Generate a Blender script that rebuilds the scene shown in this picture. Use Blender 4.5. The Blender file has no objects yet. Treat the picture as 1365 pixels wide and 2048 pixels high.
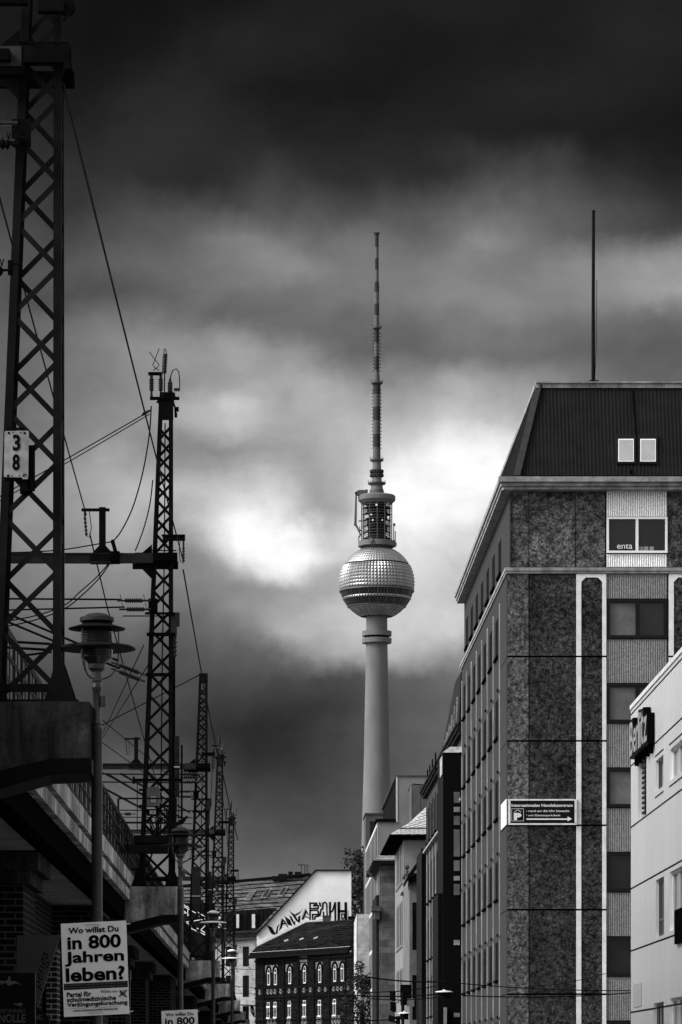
import bpy, bmesh, math, random
from mathutils import Vector, Matrix
S = bpy.context.scene
R = random.Random(7)
F = 7000.0          # focal length in pixels of the 1365 x 2048 photograph
VX, HY = 548.0, 2135.0   # where the street's vanishing point and horizon fall
EYE = 1.7

# ---------------- camera ----------------
cd = bpy.data.cameras.new("camera"); cam = bpy.data.objects.new("camera", cd)
S.collection.objects.link(cam); S.camera = cam
cam.location = (0, 0, EYE); cam.rotation_euler = (math.radians(90), 0, 0)
cd.sensor_fit = 'VERTICAL'; cd.sensor_height = 36.0; cd.sensor_width = 24.0
cd.lens = F / 2048 * 36.0
cd.shift_x = (682.5 - VX) / 2048; cd.shift_y = (HY - 1024) / 2048
cd.clip_start = 0.5; cd.clip_end = 9000

# ---------------- view ----------------
S.view_settings.view_transform = 'Standard'; S.view_settings.look = 'None'
S.view_settings.exposure = 0.0; S.view_settings.gamma = 1.0
S.view_settings.use_curve_mapping = False

# ---------------- sky ----------------
SUN_AZ, SUN_EL = math.radians(250), math.radians(42)   # azimuth clockwise from +Y: behind the camera, well to the left
W = bpy.data.worlds.new("World"); S.world = W; W.use_nodes = True
nt = W.node_tree; N = nt.nodes; L = nt.links
for n in list(N): N.remove(n)
def wn(t, **k):
    n = N.new(t)
    for a, b in k.items(): setattr(n, a, b)
    return n
def wm(op, a, b=None, c=None, clamp=False):
    n = wn('ShaderNodeMath', operation=op); n.use_clamp = clamp
    for i, v in enumerate((a, b, c)):
        if v is None: continue
        if isinstance(v, (int, float)): n.inputs[i].default_value = v
        else: L.new(v, n.inputs[i])
    return n.outputs[0]
def lin(s):
    s /= 255.0
    return s / 12.92 if s <= .04045 else ((s + .055) / 1.055) ** 2.4
tc = wn('ShaderNodeTexCoord'); sp = wn('ShaderNodeSeparateXYZ'); L.new(tc.outputs['Generated'], sp.inputs[0])
sx, sy, sz = sp.outputs
hyp = wm('SQRT', wm('ADD', wm('MULTIPLY', sx, sx), wm('MULTIPLY', sy, sy)))
az = wm('ARCTAN2', sx, sy); el = wm('ARCTAN2', sz, hyp)
cmb = wn('ShaderNodeCombineXYZ'); L.new(az, cmb.inputs[0]); L.new(el, cmb.inputs[1])
def wnoise(scale, detail, rough, off=0.0, dist=0.0, sx_=1.0, sy_=1.0):
    mp = wn('ShaderNodeMapping'); L.new(cmb.outputs[0], mp.inputs[0]); mp.inputs['Location'].default_value = (off, off * .7, off)
    mp.inputs['Scale'].default_value = (sx_, sy_, 1)
    t = wn('ShaderNodeTexNoise'); L.new(mp.outputs[0], t.inputs[0])
    t.inputs['Scale'].default_value = scale; t.inputs['Detail'].default_value = detail
    t.inputs['Roughness'].default_value = rough; t.inputs['Distortion'].default_value = dist
    return t.outputs[0]
w1 = wm('SUBTRACT', wnoise(42, 7, .58, 3.1), .5); w2 = wm('SUBTRACT', wnoise(42, 7, .58, 9.7), .5)
azw = wm('MULTIPLY_ADD', w1, .021, az); elw = wm('MULTIPLY_ADD', w2, .016, el)
CX = [-60, 60, 150, 250, 350, 420, 480, 540, 600, 650, 700, 770, 840, 900, 960, 1050, 1150, 1260, 1380]
GRID = [  # overcast cloud brightness by direction (display values), rows from the top of the view down to the horizon
 (-150, [22]*19),
 (0,    [26,24,20,18,19,22,24,28,31,32,31,30,32,33,32,30,30,34,34]),
 (95,   [26,24,20,20,26,33,36,35,33,31,28,26,25,25,27,28,31,36,34]),
 (185,  [34,28,24,32,39,37,31,26,24,23,23,25,28,31,34,36,36,34,30]),
 (275,  [48,42,36,44,46,43,41,39,38,37,36,35,34,34,33,31,29,27,24]),
 (350,  [58,54,47,47,43,42,50,62,56,50,47,45,47,55,68,76,62,44,32]),
 (415,  [68,62,54,74,82,74,68,76,82,78,74,76,86,95,106,100,84,64,44]),
 (480,  [82,76,74,84,97,112,124,120,106,108,114,108,104,122,140,118,96,76,60]),
 (540,  [90,84,86,96,108,118,126,140,138,130,124,124,126,130,122,128,140,142,150]),
 (595,  [84,80,80,86,102,114,118,116,115,118,120,124,130,136,142,136,134,148,166]),
 (650,  [94,102,112,122,122,100,100,104,106,104,102,104,108,114,124,120,112,106,102]),
 (705,  [96,104,116,138,150,152,160,144,150,124,104,100,104,110,114,108,102,96,92]),
 (760,  [96,108,120,136,142,152,162,166,172,166,148,138,142,162,164,142,124,108,100]),
 (805,  [96,110,124,136,156,194,200,166,172,176,172,166,166,182,180,160,130,112,100]),
 (845,  [98,114,128,140,158,190,184,170,174,180,186,190,190,200,192,170,140,120,100]),
 (895,  [102,120,134,146,136,138,146,154,164,176,186,206,222,244,242,210,160,130,110]),
 (935,  [112,132,150,164,150,164,172,174,166,172,188,226,246,257,256,230,170,130,110]),
 (978,  [120,140,158,178,192,202,210,200,172,168,190,240,259,262,257,230,170,130,110]),
 (1020, [124,144,160,180,172,216,250,240,184,160,186,238,255,259,250,220,170,130,110]),
 (1062, [122,142,154,174,150,190,250,259,246,204,214,228,238,228,220,200,160,130,110]),
 (1105, [120,136,146,158,142,168,236,262,262,232,214,220,226,216,210,190,160,130,110]),
 (1140, [116,130,138,146,134,142,180,236,248,190,188,204,214,206,200,180,150,130,110]),
 (1180, [112,124,130,134,124,136,140,148,160,166,172,188,200,196,190,170,150,130,110]),
 (1223, [106,116,120,122,112,120,140,162,176,188,200,204,206,206,196,170,150,120,110]),
 (1266, [96,104,106,104,96,102,118,162,184,186,192,202,206,200,180,160,140,120,110]),
 (1310, [86,90,90,86,86,88,94,110,130,162,174,172,164,142,130,120,110,110,100]),
 (1352, [78,80,78,76,80,74,78,74,74,76,80,86,96,108,110,110,100,100,90]),
 (1405, [72,72,70,68,70,62,62,58,54,58,66,78,88,95,100,100,90,90,90]),
 (1460, [74,74,74,70,64,52,44,42,48,60,70,84,94,98,100,100,90,90,90]),
 (1515, [84,86,86,82,76,62,50,48,54,64,70,82,90,94,94,90,90,90,90]),
 (1568, [96,98,98,94,88,76,68,62,62,68,74,86,96,98,96,90,90,90,90]),
 (1622, [106,108,108,106,100,92,82,76,75,77,80,86,92,94,92,90,90,90,90]),
 (1675, [114,116,116,114,106,98,92,86,82,82,82,84,86,86,86,84,84,84,84]),
 (1750, [124,124,124,122,116,110,106,104,106,104,98,92,88,86,86,84,84,84,84]),
 (2100, [130]*19)]
U0, U1 = math.atan((CX[0] - VX) / F), math.atan((CX[-1] - VX) / F)
tt = wn('ShaderNodeMapRange'); L.new(azw, tt.inputs[0]); tt.inputs[1].default_value = U0; tt.inputs[2].default_value = U1
prev = None
for i, (Y, vals) in enumerate(GRID):
    cr = wn('ShaderNodeValToRGB'); cr.color_ramp.interpolation = 'CARDINAL'; e = cr.color_ramp.elements
    while len(e) > 1: e.remove(e[-1])
    for j, (x, v) in enumerate(zip(CX, vals)):
        p = (math.atan((x - VX) / F) - U0) / (U1 - U0); c = lin(v) if v <= 255 else 1.0 + (v - 255) * .02
        q = e[0] if j == 0 else e.new(p)
        q.position = p; q.color = (c, c, c, 1)
    L.new(tt.outputs[0], cr.inputs[0])
    if prev is None: prev = cr.outputs[0]
    else:
        v1 = math.atan((HY - GRID[i-1][0]) / F); v0 = math.atan((HY - Y) / F)
        mr = wn('ShaderNodeMapRange', interpolation_type='SMOOTHSTEP'); L.new(elw, mr.inputs[0])
        ov = (v1 - v0) * .22
        mr.inputs[1].default_value = v1 + ov; mr.inputs[2].default_value = v0 - ov
        mx = wn('ShaderNodeMix', data_type='RGBA'); L.new(mr.outputs[0], mx.inputs[0]); L.new(prev, mx.inputs[6]); L.new(cr.outputs[0], mx.inputs[7])
        prev = mx.outputs[2]
# cloud texture
f1 = wm('MULTIPLY_ADD', wm('SUBTRACT', wnoise(26, 7, .55, 1.3, .6, 1, 1.6), .5), .30, 1.0)
f2 = wm('MULTIPLY_ADD', wm('SUBTRACT', wnoise(90, 6, .6, 5.3, .4, 1, 1.5), .5), .36, 1.0)
bw = wn('ShaderNodeRGBToBW'); L.new(prev, bw.inputs[0])
cloud = wm('MULTIPLY', wm('MULTIPLY', bw.outputs[0], f1), f2)
# the rest of the overcast: brighter behind the camera and to the sides
sky = wn('ShaderNodeTexSky', sky_type='NISHITA'); sky.sun_disc = False
sky.sun_elevation = SUN_EL; sky.sun_rotation = SUN_AZ; sky.air_density = 2.0; sky.dust_density = 6.0
sbw = wn('ShaderNodeRGBToBW'); L.new(sky.outputs[0], sbw.inputs[0])
SKY = 0.10
rest = wm('MULTIPLY', wm('MULTIPLY_ADD', wnoise(3, 5, .55, 2.2), .8, .6), wm('MULTIPLY_ADD', sbw.outputs[0], SKY, 0.37))
ml_ = wn('ShaderNodeMapRange', interpolation_type='SMOOTHSTEP'); L.new(wm('ABSOLUTE', wm('ADD', az, 1.5)), ml_.inputs[0]); ml_.inputs[1].default_value = 1.3; ml_.inputs[2].default_value = .3
rest = wm('MULTIPLY', rest, wm('MULTIPLY_ADD', ml_.outputs[0], 1.9, 1.0))   # unseen left sky raised to brighten the walls facing it
ma = wn('ShaderNodeMapRange', interpolation_type='SMOOTHSTEP'); L.new(wm('ABSOLUTE', wm('SUBTRACT', az, .02)), ma.inputs[0]); ma.inputs[1].default_value = .13; ma.inputs[2].default_value = .75
me_ = wn('ShaderNodeMapRange', interpolation_type='SMOOTHSTEP'); L.new(el, me_.inputs[0]); me_.inputs[1].default_value = .34; me_.inputs[2].default_value = 1.0
fac = wm('MAXIMUM', ma.outputs[0], me_.outputs[0])
mix = wn('ShaderNodeMix', data_type='FLOAT'); L.new(fac, mix.inputs[0]); L.new(cloud, mix.inputs[2]); L.new(rest, mix.inputs[3])
bg = wn('ShaderNodeBackground'); L.new(mix.outputs[0], bg.inputs[0]); bg.inputs[1].default_value = 1.0
wo = wn('ShaderNodeOutputWorld'); L.new(bg.outputs[0], wo.inputs[0])

# ---------------- sun (weak, veiled) ----------------
sd = bpy.data.lights.new("sun", 'SUN'); sd.energy = 2.0; sd.angle = math.radians(14); sd.color = (1, .995, .985)
so = bpy.data.objects.new("sun", sd); S.collection.objects.link(so)
dirv = Vector((math.sin(SUN_AZ) * math.cos(SUN_EL), math.cos(SUN_AZ) * math.cos(SUN_EL), math.sin(SUN_EL)))
so.rotation_euler = dirv.to_track_quat('Z', 'Y').to_euler(); so.location = (-20, -40, 60)

# ---------------- helpers ----------------
def P(X, Y, d): return Vector(((X - VX) * d / F, d, EYE + (HY - Y) * d / F))
def px(X, d): return (X - VX) * d / F
def pz(Y, d): return EYE + (HY - Y) * d / F

MATS = {}
def mat(name, v, rough=.8, metal=0.0, nscale=0, namp=.25, bump=0, bscale=None, spec=.12, kind=None, stretch=(1, 1, 1), p=None):
    if name in MATS: return MATS[name]
    if spec == .12 and v < .05: spec = .02
    m = bpy.data.materials.new(name); m.use_nodes = True; n = m.node_tree.nodes; l = m.node_tree.links
    b = n['Principled BSDF']; b.inputs['Base Color'].default_value = (v, v, v, 1); b.inputs['Roughness'].default_value = rough
    b.inputs['Metallic'].default_value = metal; b.inputs['Specular IOR Level'].default_value = spec
    def new(t, **k):
        q = n.new(t)
        for a, c in k.items(): setattr(q, a, c)
        return q
    def math_(op, a, c, cl=False):
        q = new('ShaderNodeMath', operation=op); q.use_clamp = cl
        for i, x in enumerate((a, c)):
            if isinstance(x, (int, float)): q.inputs[i].default_value = x
            else: l.new(x, q.inputs[i])
        return q.outputs[0]
    tcn = new('ShaderNodeTexCoord'); mp = new('ShaderNodeMapping'); l.new(tcn.outputs['Object'], mp.inputs[0]); mp.inputs['Scale'].default_value = stretch
    def noise(sc, det=6, ro=.6, vec=None):
        q = new('ShaderNodeTexNoise'); l.new(vec or mp.outputs[0], q.inputs[0]); q.inputs['Scale'].default_value = sc
        q.inputs['Detail'].default_value = det; q.inputs['Roughness'].default_value = ro; return q.outputs[0]
    def ramp(src, a, c, lo, hi):
        q = new('ShaderNodeMapRange'); l.new(src, q.inputs[0])
        for i, x in enumerate((a, c, lo, hi)): q.inputs[1 + i].default_value = x
        return q.outputs[0]
    val = None; h = None
    if nscale:
        val = ramp(noise(nscale), .3, .7, 1 - namp, 1 + namp)
    if kind == 'granite':       # washed-aggregate panels: grain plus blotchy weathering
        g = ramp(noise(4.6, 5, .8), .40, .62, .25, 2.0)
        g2 = ramp(noise(11, 3, .9), .42, .64, .45, 1.8)
        blot = ramp(noise(.7, 7, .7), .36, .64, .55, 1.5)
        val = math_('MULTIPLY', math_('MULTIPLY', g, g2), blot); h = g
    if kind == 'ribbed':        # vertically ribbed exposed aggregate spandrels
        wv = new('ShaderNodeTexWave', bands_direction='X'); l.new(mp.outputs[0], wv.inputs[0]); wv.inputs['Scale'].default_value = 3.6; wv.inputs['Distortion'].default_value = 1.4; wv.inputs['Detail'].default_value = 3; wv.inputs['Detail Scale'].default_value = 3
        g = ramp(wv.outputs['Fac'], 0, 1, .45, 1.25)
        val = math_('MULTIPLY', g, math_('MULTIPLY', ramp(noise(14, 3, .8), .35, .65, .7, 1.3), ramp(noise(.5, 4), .3, .7, .8, 1.15))); h = wv.outputs['Fac']
    if kind == 'concrete':      # stained, streaked concrete
        mp2 = new('ShaderNodeMapping'); l.new(tcn.outputs['Object'], mp2.inputs[0]); mp2.inputs['Scale'].default_value = (3.0, 3.0, .35)
        st = ramp(noise(1.6, 7, .7, mp2.outputs[0]), .35, .68, .25, 1.9)
        pa = ramp(noise(1.1, 8, .62), .42, .62, .55, 1.6)
        fi = ramp(noise(22, 4, .7), .3, .7, .75, 1.25)
        val = math_('MULTIPLY', math_('MULTIPLY', st, pa), fi); h = noise(9, 6, .7)
    if kind in ('brick', 'ashlar', 'tiles'):
        bt = new('ShaderNodeTexBrick'); cm = new('ShaderNodeCombineXYZ'); sx = new('ShaderNodeSeparateXYZ'); l.new(mp.outputs[0], sx.inputs[0])
        l.new(math_('ADD', sx.outputs[0], sx.outputs[1]), cm.inputs[0]); l.new(sx.outputs[2], cm.inputs[1]); l.new(cm.outputs[0], bt.inputs[0])
        a, bb, mo, bw_, rh, ms = p
        bt.inputs['Color1'].default_value = (a, a, a, 1); bt.inputs['Color2'].default_value = (bb, bb, bb, 1); bt.inputs['Mortar'].default_value = (mo, mo, mo, 1)
        bt.inputs['Scale'].default_value = 1; bt.inputs['Brick Width'].default_value = bw_; bt.inputs['Row Height'].default_value = rh; bt.inputs['Mortar Size'].default_value = ms
        mx = new('ShaderNodeMix', data_type='RGBA', blend_type='MULTIPLY'); mx.inputs[0].default_value = 1; l.new(bt.outputs['Color'], mx.inputs[6])
        l.new(ramp(noise(1.3, 7, .7), .3, .7, .55, 1.45), mx.inputs[7]); l.new(mx.outputs[2], b.inputs['Base Color'])
        h = bt.outputs['Fac']
    elif val is not None:
        l.new(math_('MULTIPLY', val, v), b.inputs['Base Color'])
    if bump:
        bp = new('ShaderNodeBump'); bp.inputs['Strength'].default_value = bump; bp.inputs['Distance'].default_value = .02
        l.new(h if h is not None and bscale is None else noise(bscale or 8), bp.inputs['Height']); l.new(bp.outputs[0], b.inputs['Normal'])
    MATS[name] = m; return m

STEEL = mat('painted dark steel', .0045, .6, nscale=3, namp=.5, spec=.04)
STEEL2 = mat('steel lacing', .006, .6, nscale=3, namp=.4, spec=.04)
BLACKM = mat('black iron', .004, .8, nscale=5, namp=.4, spec=.0)
LAMPM = mat('lamp post paint', .026, .4, nscale=6, namp=.5, spec=.45)
LAMPW = mat('enamelled reflector', .8, .35, nscale=6, namp=.25)
PORC = mat('insulator porcelain', .006, .3, spec=.3)
WIRE = mat('cable', .002, .7, spec=.05)
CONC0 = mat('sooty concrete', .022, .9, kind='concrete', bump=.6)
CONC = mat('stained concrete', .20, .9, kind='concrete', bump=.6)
CONCL = mat('concrete fascia', .28, .9, kind='concrete', bump=.5)
SOFF = mat('soffit concrete', .22, .9, nscale=1.2, namp=.4)
BRK = mat('viaduct brick', .03, .9, kind='brick', p=(.003, .007, .04, .25, .083, .012), bump=.4)
GRAN = mat('aggregate panel dark', .030, .85, kind='granite', bump=.5)
GRANL = mat('aggregate panel light', .072, .85, kind='granite', bump=.5)
GRANS = mat('side facade render', .036, .85, nscale=14, namp=.35, bump=.3)
RIB = mat('ribbed spandrel', .19, .85, kind='ribbed', bump=.6)
RIB2 = mat('ribbed spandrel upper', .85, .85, kind='ribbed', bump=.6)  # paler spandrels of the upper storey
GRANU = mat('aggregate panel upper', .070, .85, kind='granite', bump=.5)
FINM = mat('facade fins', .23, .7, nscale=1, namp=.3)
SIDEG = mat('tinted facade glass', .010, .9, spec=.0)
WHITE = mat('white painted trim', .62, .6, nscale=2.2, namp=.16)
WFRAME = mat('white window frame', .75, .4)
DFRAME = mat('dark window frame', .012, .5)
CORN = mat('cornice concrete', .20, .8, nscale=2.5, namp=.5, bump=.3)
ROOFM = mat('corrugated roof sheet', .0065, .6, nscale=1.3, namp=.5, spec=.1)
JOINT = mat('joint', .004, .9, spec=.1)
SHEET = mat('grey blind', .26, .8, nscale=.6, namp=.2)
def glass(name, v, rough=.04):
    if name in MATS: return MATS[name]
    m = mat(name, v, rough, nscale=.7, namp=.5, spec=.4); return m
XARM = mat('crossarm steel', .022, .6, nscale=3, namp=.4, spec=.04)
GLASS = glass('dark window glass', .008)
GLASS2 = glass('grey window glass', .10, .1)  # mid-grey panes
GLASS3 = glass('window with pale blind', .30, .2)

class MB:
    def __init__(s): s.v = []; s.f = []
    def add(s, vs, fs):
        o = len(s.v); s.v += [Vector(a) for a in vs]; s.f += [tuple(o + i for i in f) for f in fs]
    def box(s, a, b):
        (x0, y0, z0), (x1, y1, z1) = a, b
        s.add([(x0,y0,z0),(x1,y0,z0),(x1,y1,z0),(x0,y1,z0),(x0,y0,z1),(x1,y0,z1),(x1,y1,z1),(x0,y1,z1)],
              [(3,2,1,0),(4,5,6,7),(0,1,5,4),(1,2,6,5),(2,3,7,6),(3,0,4,7)])
    def beam(s, a, b, w, h=None, up=(0, 1, 0)):
        a = Vector(a); b = Vector(b); d = (b - a).normalized(); h = h or w; up = Vector(up)
        if abs(d.dot(up)) > .95: up = Vector((1, 0, 0))
        u = d.cross(up).normalized(); n = u.cross(d).normalized(); q = []
        for c in (a, b):
            for i, j in ((-1,-1),(1,-1),(1,1),(-1,1)): q.append(c + u * (w/2*i) + n * (h/2*j))
        s.add(q, [(0,1,2,3),(7,6,5,4),(0,4,5,1),(1,5,6,2),(2,6,7,3),(3,7,4,0)])
    def tube(s, pts, r, n=6, cap=True):
        pts = [Vector(p) for p in pts]; o = len(s.v); up = None
        for i, p in enumerate(pts):
            d = (pts[min(i+1, len(pts)-1)] - pts[max(i-1, 0)]).normalized()
            if up is None:
                up = Vector((0, 0, 1)) if abs(d.z) < .9 else Vector((1, 0, 0))
            u = d.cross(up).normalized(); w = u.cross(d).normalized(); up = w
            rr = r[i] if isinstance(r, (list, tuple)) else r
            for k in range(n):
                a = 2 * math.pi * k / n; s.v.append(p + (u * math.cos(a) + w * math.sin(a)) * rr)
        for i in range(len(pts) - 1):
            for k in range(n):
                a = o + i*n + k; b = o + i*n + (k+1) % n
                s.f.append((a, b, b + n, a + n))
        if cap: s.f.append(tuple(range(o + n - 1, o - 1, -1))); s.f.append(tuple(range(o + (len(pts)-1)*n, o + len(pts)*n)))
    def lathe(s, c, prof, n=24, a0=0.0):
        cx, cy = c; o = len(s.v)
        for r, z in prof:
            for k in range(n):
                a = a0 + 2 * math.pi * k / n; s.v.append(Vector((cx + r * math.cos(a), cy + r * math.sin(a), z)))
        for i in range(len(prof) - 1):
            for k in range(n):
                a = o + i*n + k; b = o + i*n + (k+1) % n; s.f.append((a, b, b + n, a + n))
        s.f.append(tuple(range(o + n - 1, o - 1, -1))); s.f.append(tuple(range(o + (len(prof)-1)*n, o + len(prof)*n)))
    def prism(s, pts, vec):     # extrude a polygon by a vector
        pts = [Vector(p) for p in pts]; vec = Vector(vec); n = len(pts)
        s.add(pts + [p + vec for p in pts], [tuple(range(n - 1, -1, -1)), tuple(range(n, 2*n))] + [(i, (i+1) % n, n + (i+1) % n, n + i) for i in range(n)])
    def insul(s, a, b, r, k=7, core=.6):
        a = Vector(a); b = Vector(b); pts = []; rs = []
        for i in range(k * 2 + 1):
            t = i / (k * 2); rr = r if i % 2 else r * core
            for dt in (-.11 / k, .11 / k):
                pts.append(a.lerp(b, min(max(t + dt, 0), 1) * .999 + (.0005 if dt > 0 else 0))); rs.append(rr)
        s.tube(pts, rs, 10)
    def islands(s):
        par = list(range(len(s.v)))
        def find(a):
            while par[a] != a: par[a] = par[par[a]]; a = par[a]
            return a
        for f in s.f:
            for i in f[1:]: par[find(i)] = find(f[0])
        out = {}
        for f in s.f: out.setdefault(find(f[0]), []).append(f)
        res = []
        for fs in out.values():
            ids = sorted({i for f in fs for i in f}); mp = {a: b for b, a in enumerate(ids)}
            q = MB(); q.v = [s.v[i] for i in ids]; q.f = [tuple(mp[i] for i in f) for f in fs]; res.append(q)
        return res
    def pieces(s, name, m, parent=None, smooth=False):     # every separate piece becomes a part of its own
        return [q.build(name, m, parent, smooth) for q in s.islands()]
    def build(s, name, m, parent=None, smooth=False, label=None, world=True):
        off = Vector((0, 0, 0)); q = parent
        while world and q is not None: off += q.location; q = q.parent
        me = bpy.data.meshes.new(name); me.from_pydata([tuple(v - off) for v in s.v], [], s.f)
        bm = bmesh.new(); bm.from_mesh(me); bmesh.ops.recalc_face_normals(bm, faces=bm.faces); bm.to_mesh(me); bm.free()
        if smooth:
            for p_ in me.polygons: p_.use_smooth = True
            try: me.set_sharp_from_angle(angle=math.radians(35))
            except Exception: pass
        me.materials.append(m); o = bpy.data.objects.new(name, me); S.collection.objects.link(o); o.parent = parent
        if label: o['label'] = label
        return o
def thing(name, loc, label, cat, group=None):
    o = bpy.data.objects.new(name, None); S.collection.objects.link(o); o.location = loc; o.empty_display_size = .3
    o['label'] = label; o['category'] = cat
    if group: o['group'] = group
    return o
def solo(name, mb, m, loc, label, cat, group=None, smooth=False):   # a thing that is one mesh
    loc = Vector(loc); mb.v = [v - loc for v in mb.v]
    o = mb.build(name, m, None, smooth); o.location = loc; o['label'] = label; o['category'] = cat
    if group: o['group'] = group
    return o
def structure(name, mb, m):
    o = mb.build(name, m); o['kind'] = 'structure'; return o
def copy_tree(o, parent=None):
    c = o.copy(); S.collection.objects.link(c); c.parent = parent
    for ch in list(o.children):
        copy_tree(ch, c)
    return c

def lettering(text, m, parent, corners, bold=0.0, depth=.004, name='lettering', shear=0, font=None):
    """text fitted to a quad: corners = top-left, top-right, bottom-left (world)"""
    cu = bpy.data.curves.new('txt', 'FONT'); cu.body = text; cu.offset = bold; cu.extrude = .5; cu.resolution_u = 3; cu.shear = shear
    ob = bpy.data.objects.new('txt', cu); S.collection.objects.link(ob); dg = bpy.context.evaluated_depsgraph_get(); dg.update()
    me = bpy.data.meshes.new_from_object(ob.evaluated_get(dg)); bpy.data.objects.remove(ob); bpy.data.curves.remove(cu)
    vs = [v.co.copy() for v in me.vertices]; fs = [tuple(p_.vertices) for p_ in me.polygons]; bpy.data.meshes.remove(me)
    x0 = min(v.x for v in vs); x1 = max(v.x for v in vs); y0 = min(v.y for v in vs); y1 = max(v.y for v in vs)
    tl, tr, bl = map(Vector, corners); ax = tr - tl; ay = bl - tl; nn = ax.cross(ay).normalized()
    mb = MB(); mb.v = [tl + ax * ((v.x - x0)/(x1-x0)) + ay * ((y1 - v.y)/(y1-y0)) - nn * (v.z * depth * -1) for v in vs]; mb.f = fs
    return mb.build(name, m, parent)

class Fac:       # a vertical facade: origin, horizontal direction, outward normal
    def __init__(s, o, u, n):
        s.o = Vector((o[0], o[1], 0)); s.u = Vector((u[0], u[1], 0)).normalized(); s.n = Vector((n[0], n[1], 0)).normalized()
    def pt(s, u, z, off=0): return s.o + s.u * u + s.n * off + Vector((0, 0, z))
    def box(s, mb, u0, u1, z0, z1, o0, o1):
        q = [s.pt(u, z, o) for o in (o0, o1) for (u, z) in ((u0,z0),(u1,z0),(u1,z1),(u0,z1))]
        mb.add(q, [(0,1,2,3),(7,6,5,4),(0,4,5,1),(1,5,6,2),(2,6,7,3),(3,7,4,0)])
    def pix(s, X, Y, off=0):
        d = Vector(((X - VX) / F, 1, (HY - Y) / F)); o = s.o + s.n * off - Vector((0, 0, 0)); c = Vector((0, 0, EYE))
        t = (o - c).dot(s.n) / d.dot(s.n); p_ = c + d * t
        return (p_ - s.o).dot(s.u), p_.z
    def wall(s, mb, u0, u1, z0, z1, holes, depth):
        us = sorted({u0, u1} | {h[0] for h in holes} | {h[1] for h in holes}); zs = sorted({z0, z1} | {h[2] for h in holes} | {h[3] for h in holes})
        us = [u for u in us if u0 <= u <= u1]; zs = [z for z in zs if z0 <= z <= z1]
        for a, b in zip(us, us[1:]):
            for c, d in zip(zs, zs[1:]):
                mu, mz = (a+b)/2, (c+d)/2
                if any(h[0] < mu < h[1] and h[2] < mz < h[3] for h in holes): continue
                mb.add([s.pt(a,c), s.pt(b,c), s.pt(b,d), s.pt(a,d)], [(0,1,2,3)])
        for a, b, c, d in holes:
            for (p0, p1) in (((a,c),(b,c)), ((b,c),(b,d)), ((b,d),(a,d)), ((a,d),(a,c))):
                mb.add([s.pt(*p0), s.pt(*p1), s.pt(*p1, -depth), s.pt(*p0, -depth)], [(0,1,2,3)])
    def poly(s, mb, pts, o0, o1):      # polygon of (u,z) extruded o0..o1
        mb.prism([s.pt(u, z, o0) for u, z in pts], s.n * (o1 - o0))
def window(parent, F_, u0, u1, z0, z1, rec=.2, fw=.08, fm=None, gm=None, mull=(), bars=(), fd=.07, label=None, pane=True, gms=None):
    fm = fm or DFRAME; gm = gm or GLASS; mb = MB()
    F_.box(mb, u0, u1, z0, z0+fw, -rec, -rec+fd); F_.box(mb, u0, u1, z1-fw, z1, -rec, -rec+fd)
    F_.box(mb, u0, u0+fw, z0+fw, z1-fw, -rec, -rec+fd); F_.box(mb, u1-fw, u1, z0+fw, z1-fw, -rec, -rec+fd)
    for t in mull: c = u0 + (u1-u0)*t; F_.box(mb, c-fw*.6, c+fw*.6, z0+fw, z1-fw, -rec+.003, -rec+fd-.003)
    for t in bars: c = z0 + (z1-z0)*t; F_.box(mb, u0+fw, u1-fw, c-fw*.4, c+fw*.4, -rec+.006, -rec+fd-.006)
    w = mb.build('window', fm, parent, label=label)
    if pane:
        edges = [u0] + [u0+(u1-u0)*t for t in mull] + [u1]
        for i in range(len(edges)-1):
            g = MB(); F_.box(g, edges[i]+.01, edges[i+1]-.01, z0+.01, z1-.01, -rec-.05, -rec+.02)
            g.build('pane', (gms[i] if gms else gm), w)
    return w
def cable(name, pts, r, label, cat='cable', group=None, sag=0, m=None):
    pts = [Vector(p_) for p_ in pts]
    if len(pts) == 2:
        a, b = pts; k = 14 if sag else 2
        pts = [a.lerp(b, i/(k-1)) - Vector((0, 0, 4*sag*(i/(k-1))*(1-i/(k-1)))) for i in range(k)]
    mb = MB(); mb.tube(pts, r, 5); return solo(name, mb, m or WIRE, pts[0], label, cat, group)

# ================= ground =================
g = MB(); g.box((-3500, -60, -.6), (3500, 6000, 0)); ASPH = mat('ground asphalt', .10, .9, nscale=.05, namp=.3); structure('ground', g, ASPH)
g = MB(); g.box((-.2, -30, .0041), (7.2, 420, .012)); structure('road', g, mat('road asphalt', .10, .9, nscale=2, namp=.3))
g = MB(); g.box((-3.0, -30, .004), (-.35, 420, .13)); g.box((-.35, -30, .004), (-.2, 420, .14)); structure('pavement', g, mat('pavement stone', .28, .85, nscale=1, namp=.3))
g = MB(); g.box((7.35, -30, .004), (9.0, 420, .13)); g.box((7.2, -30, .004), (7.35, 420, .14)); structure('pavement', g, MATS['pavement stone'])

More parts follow.
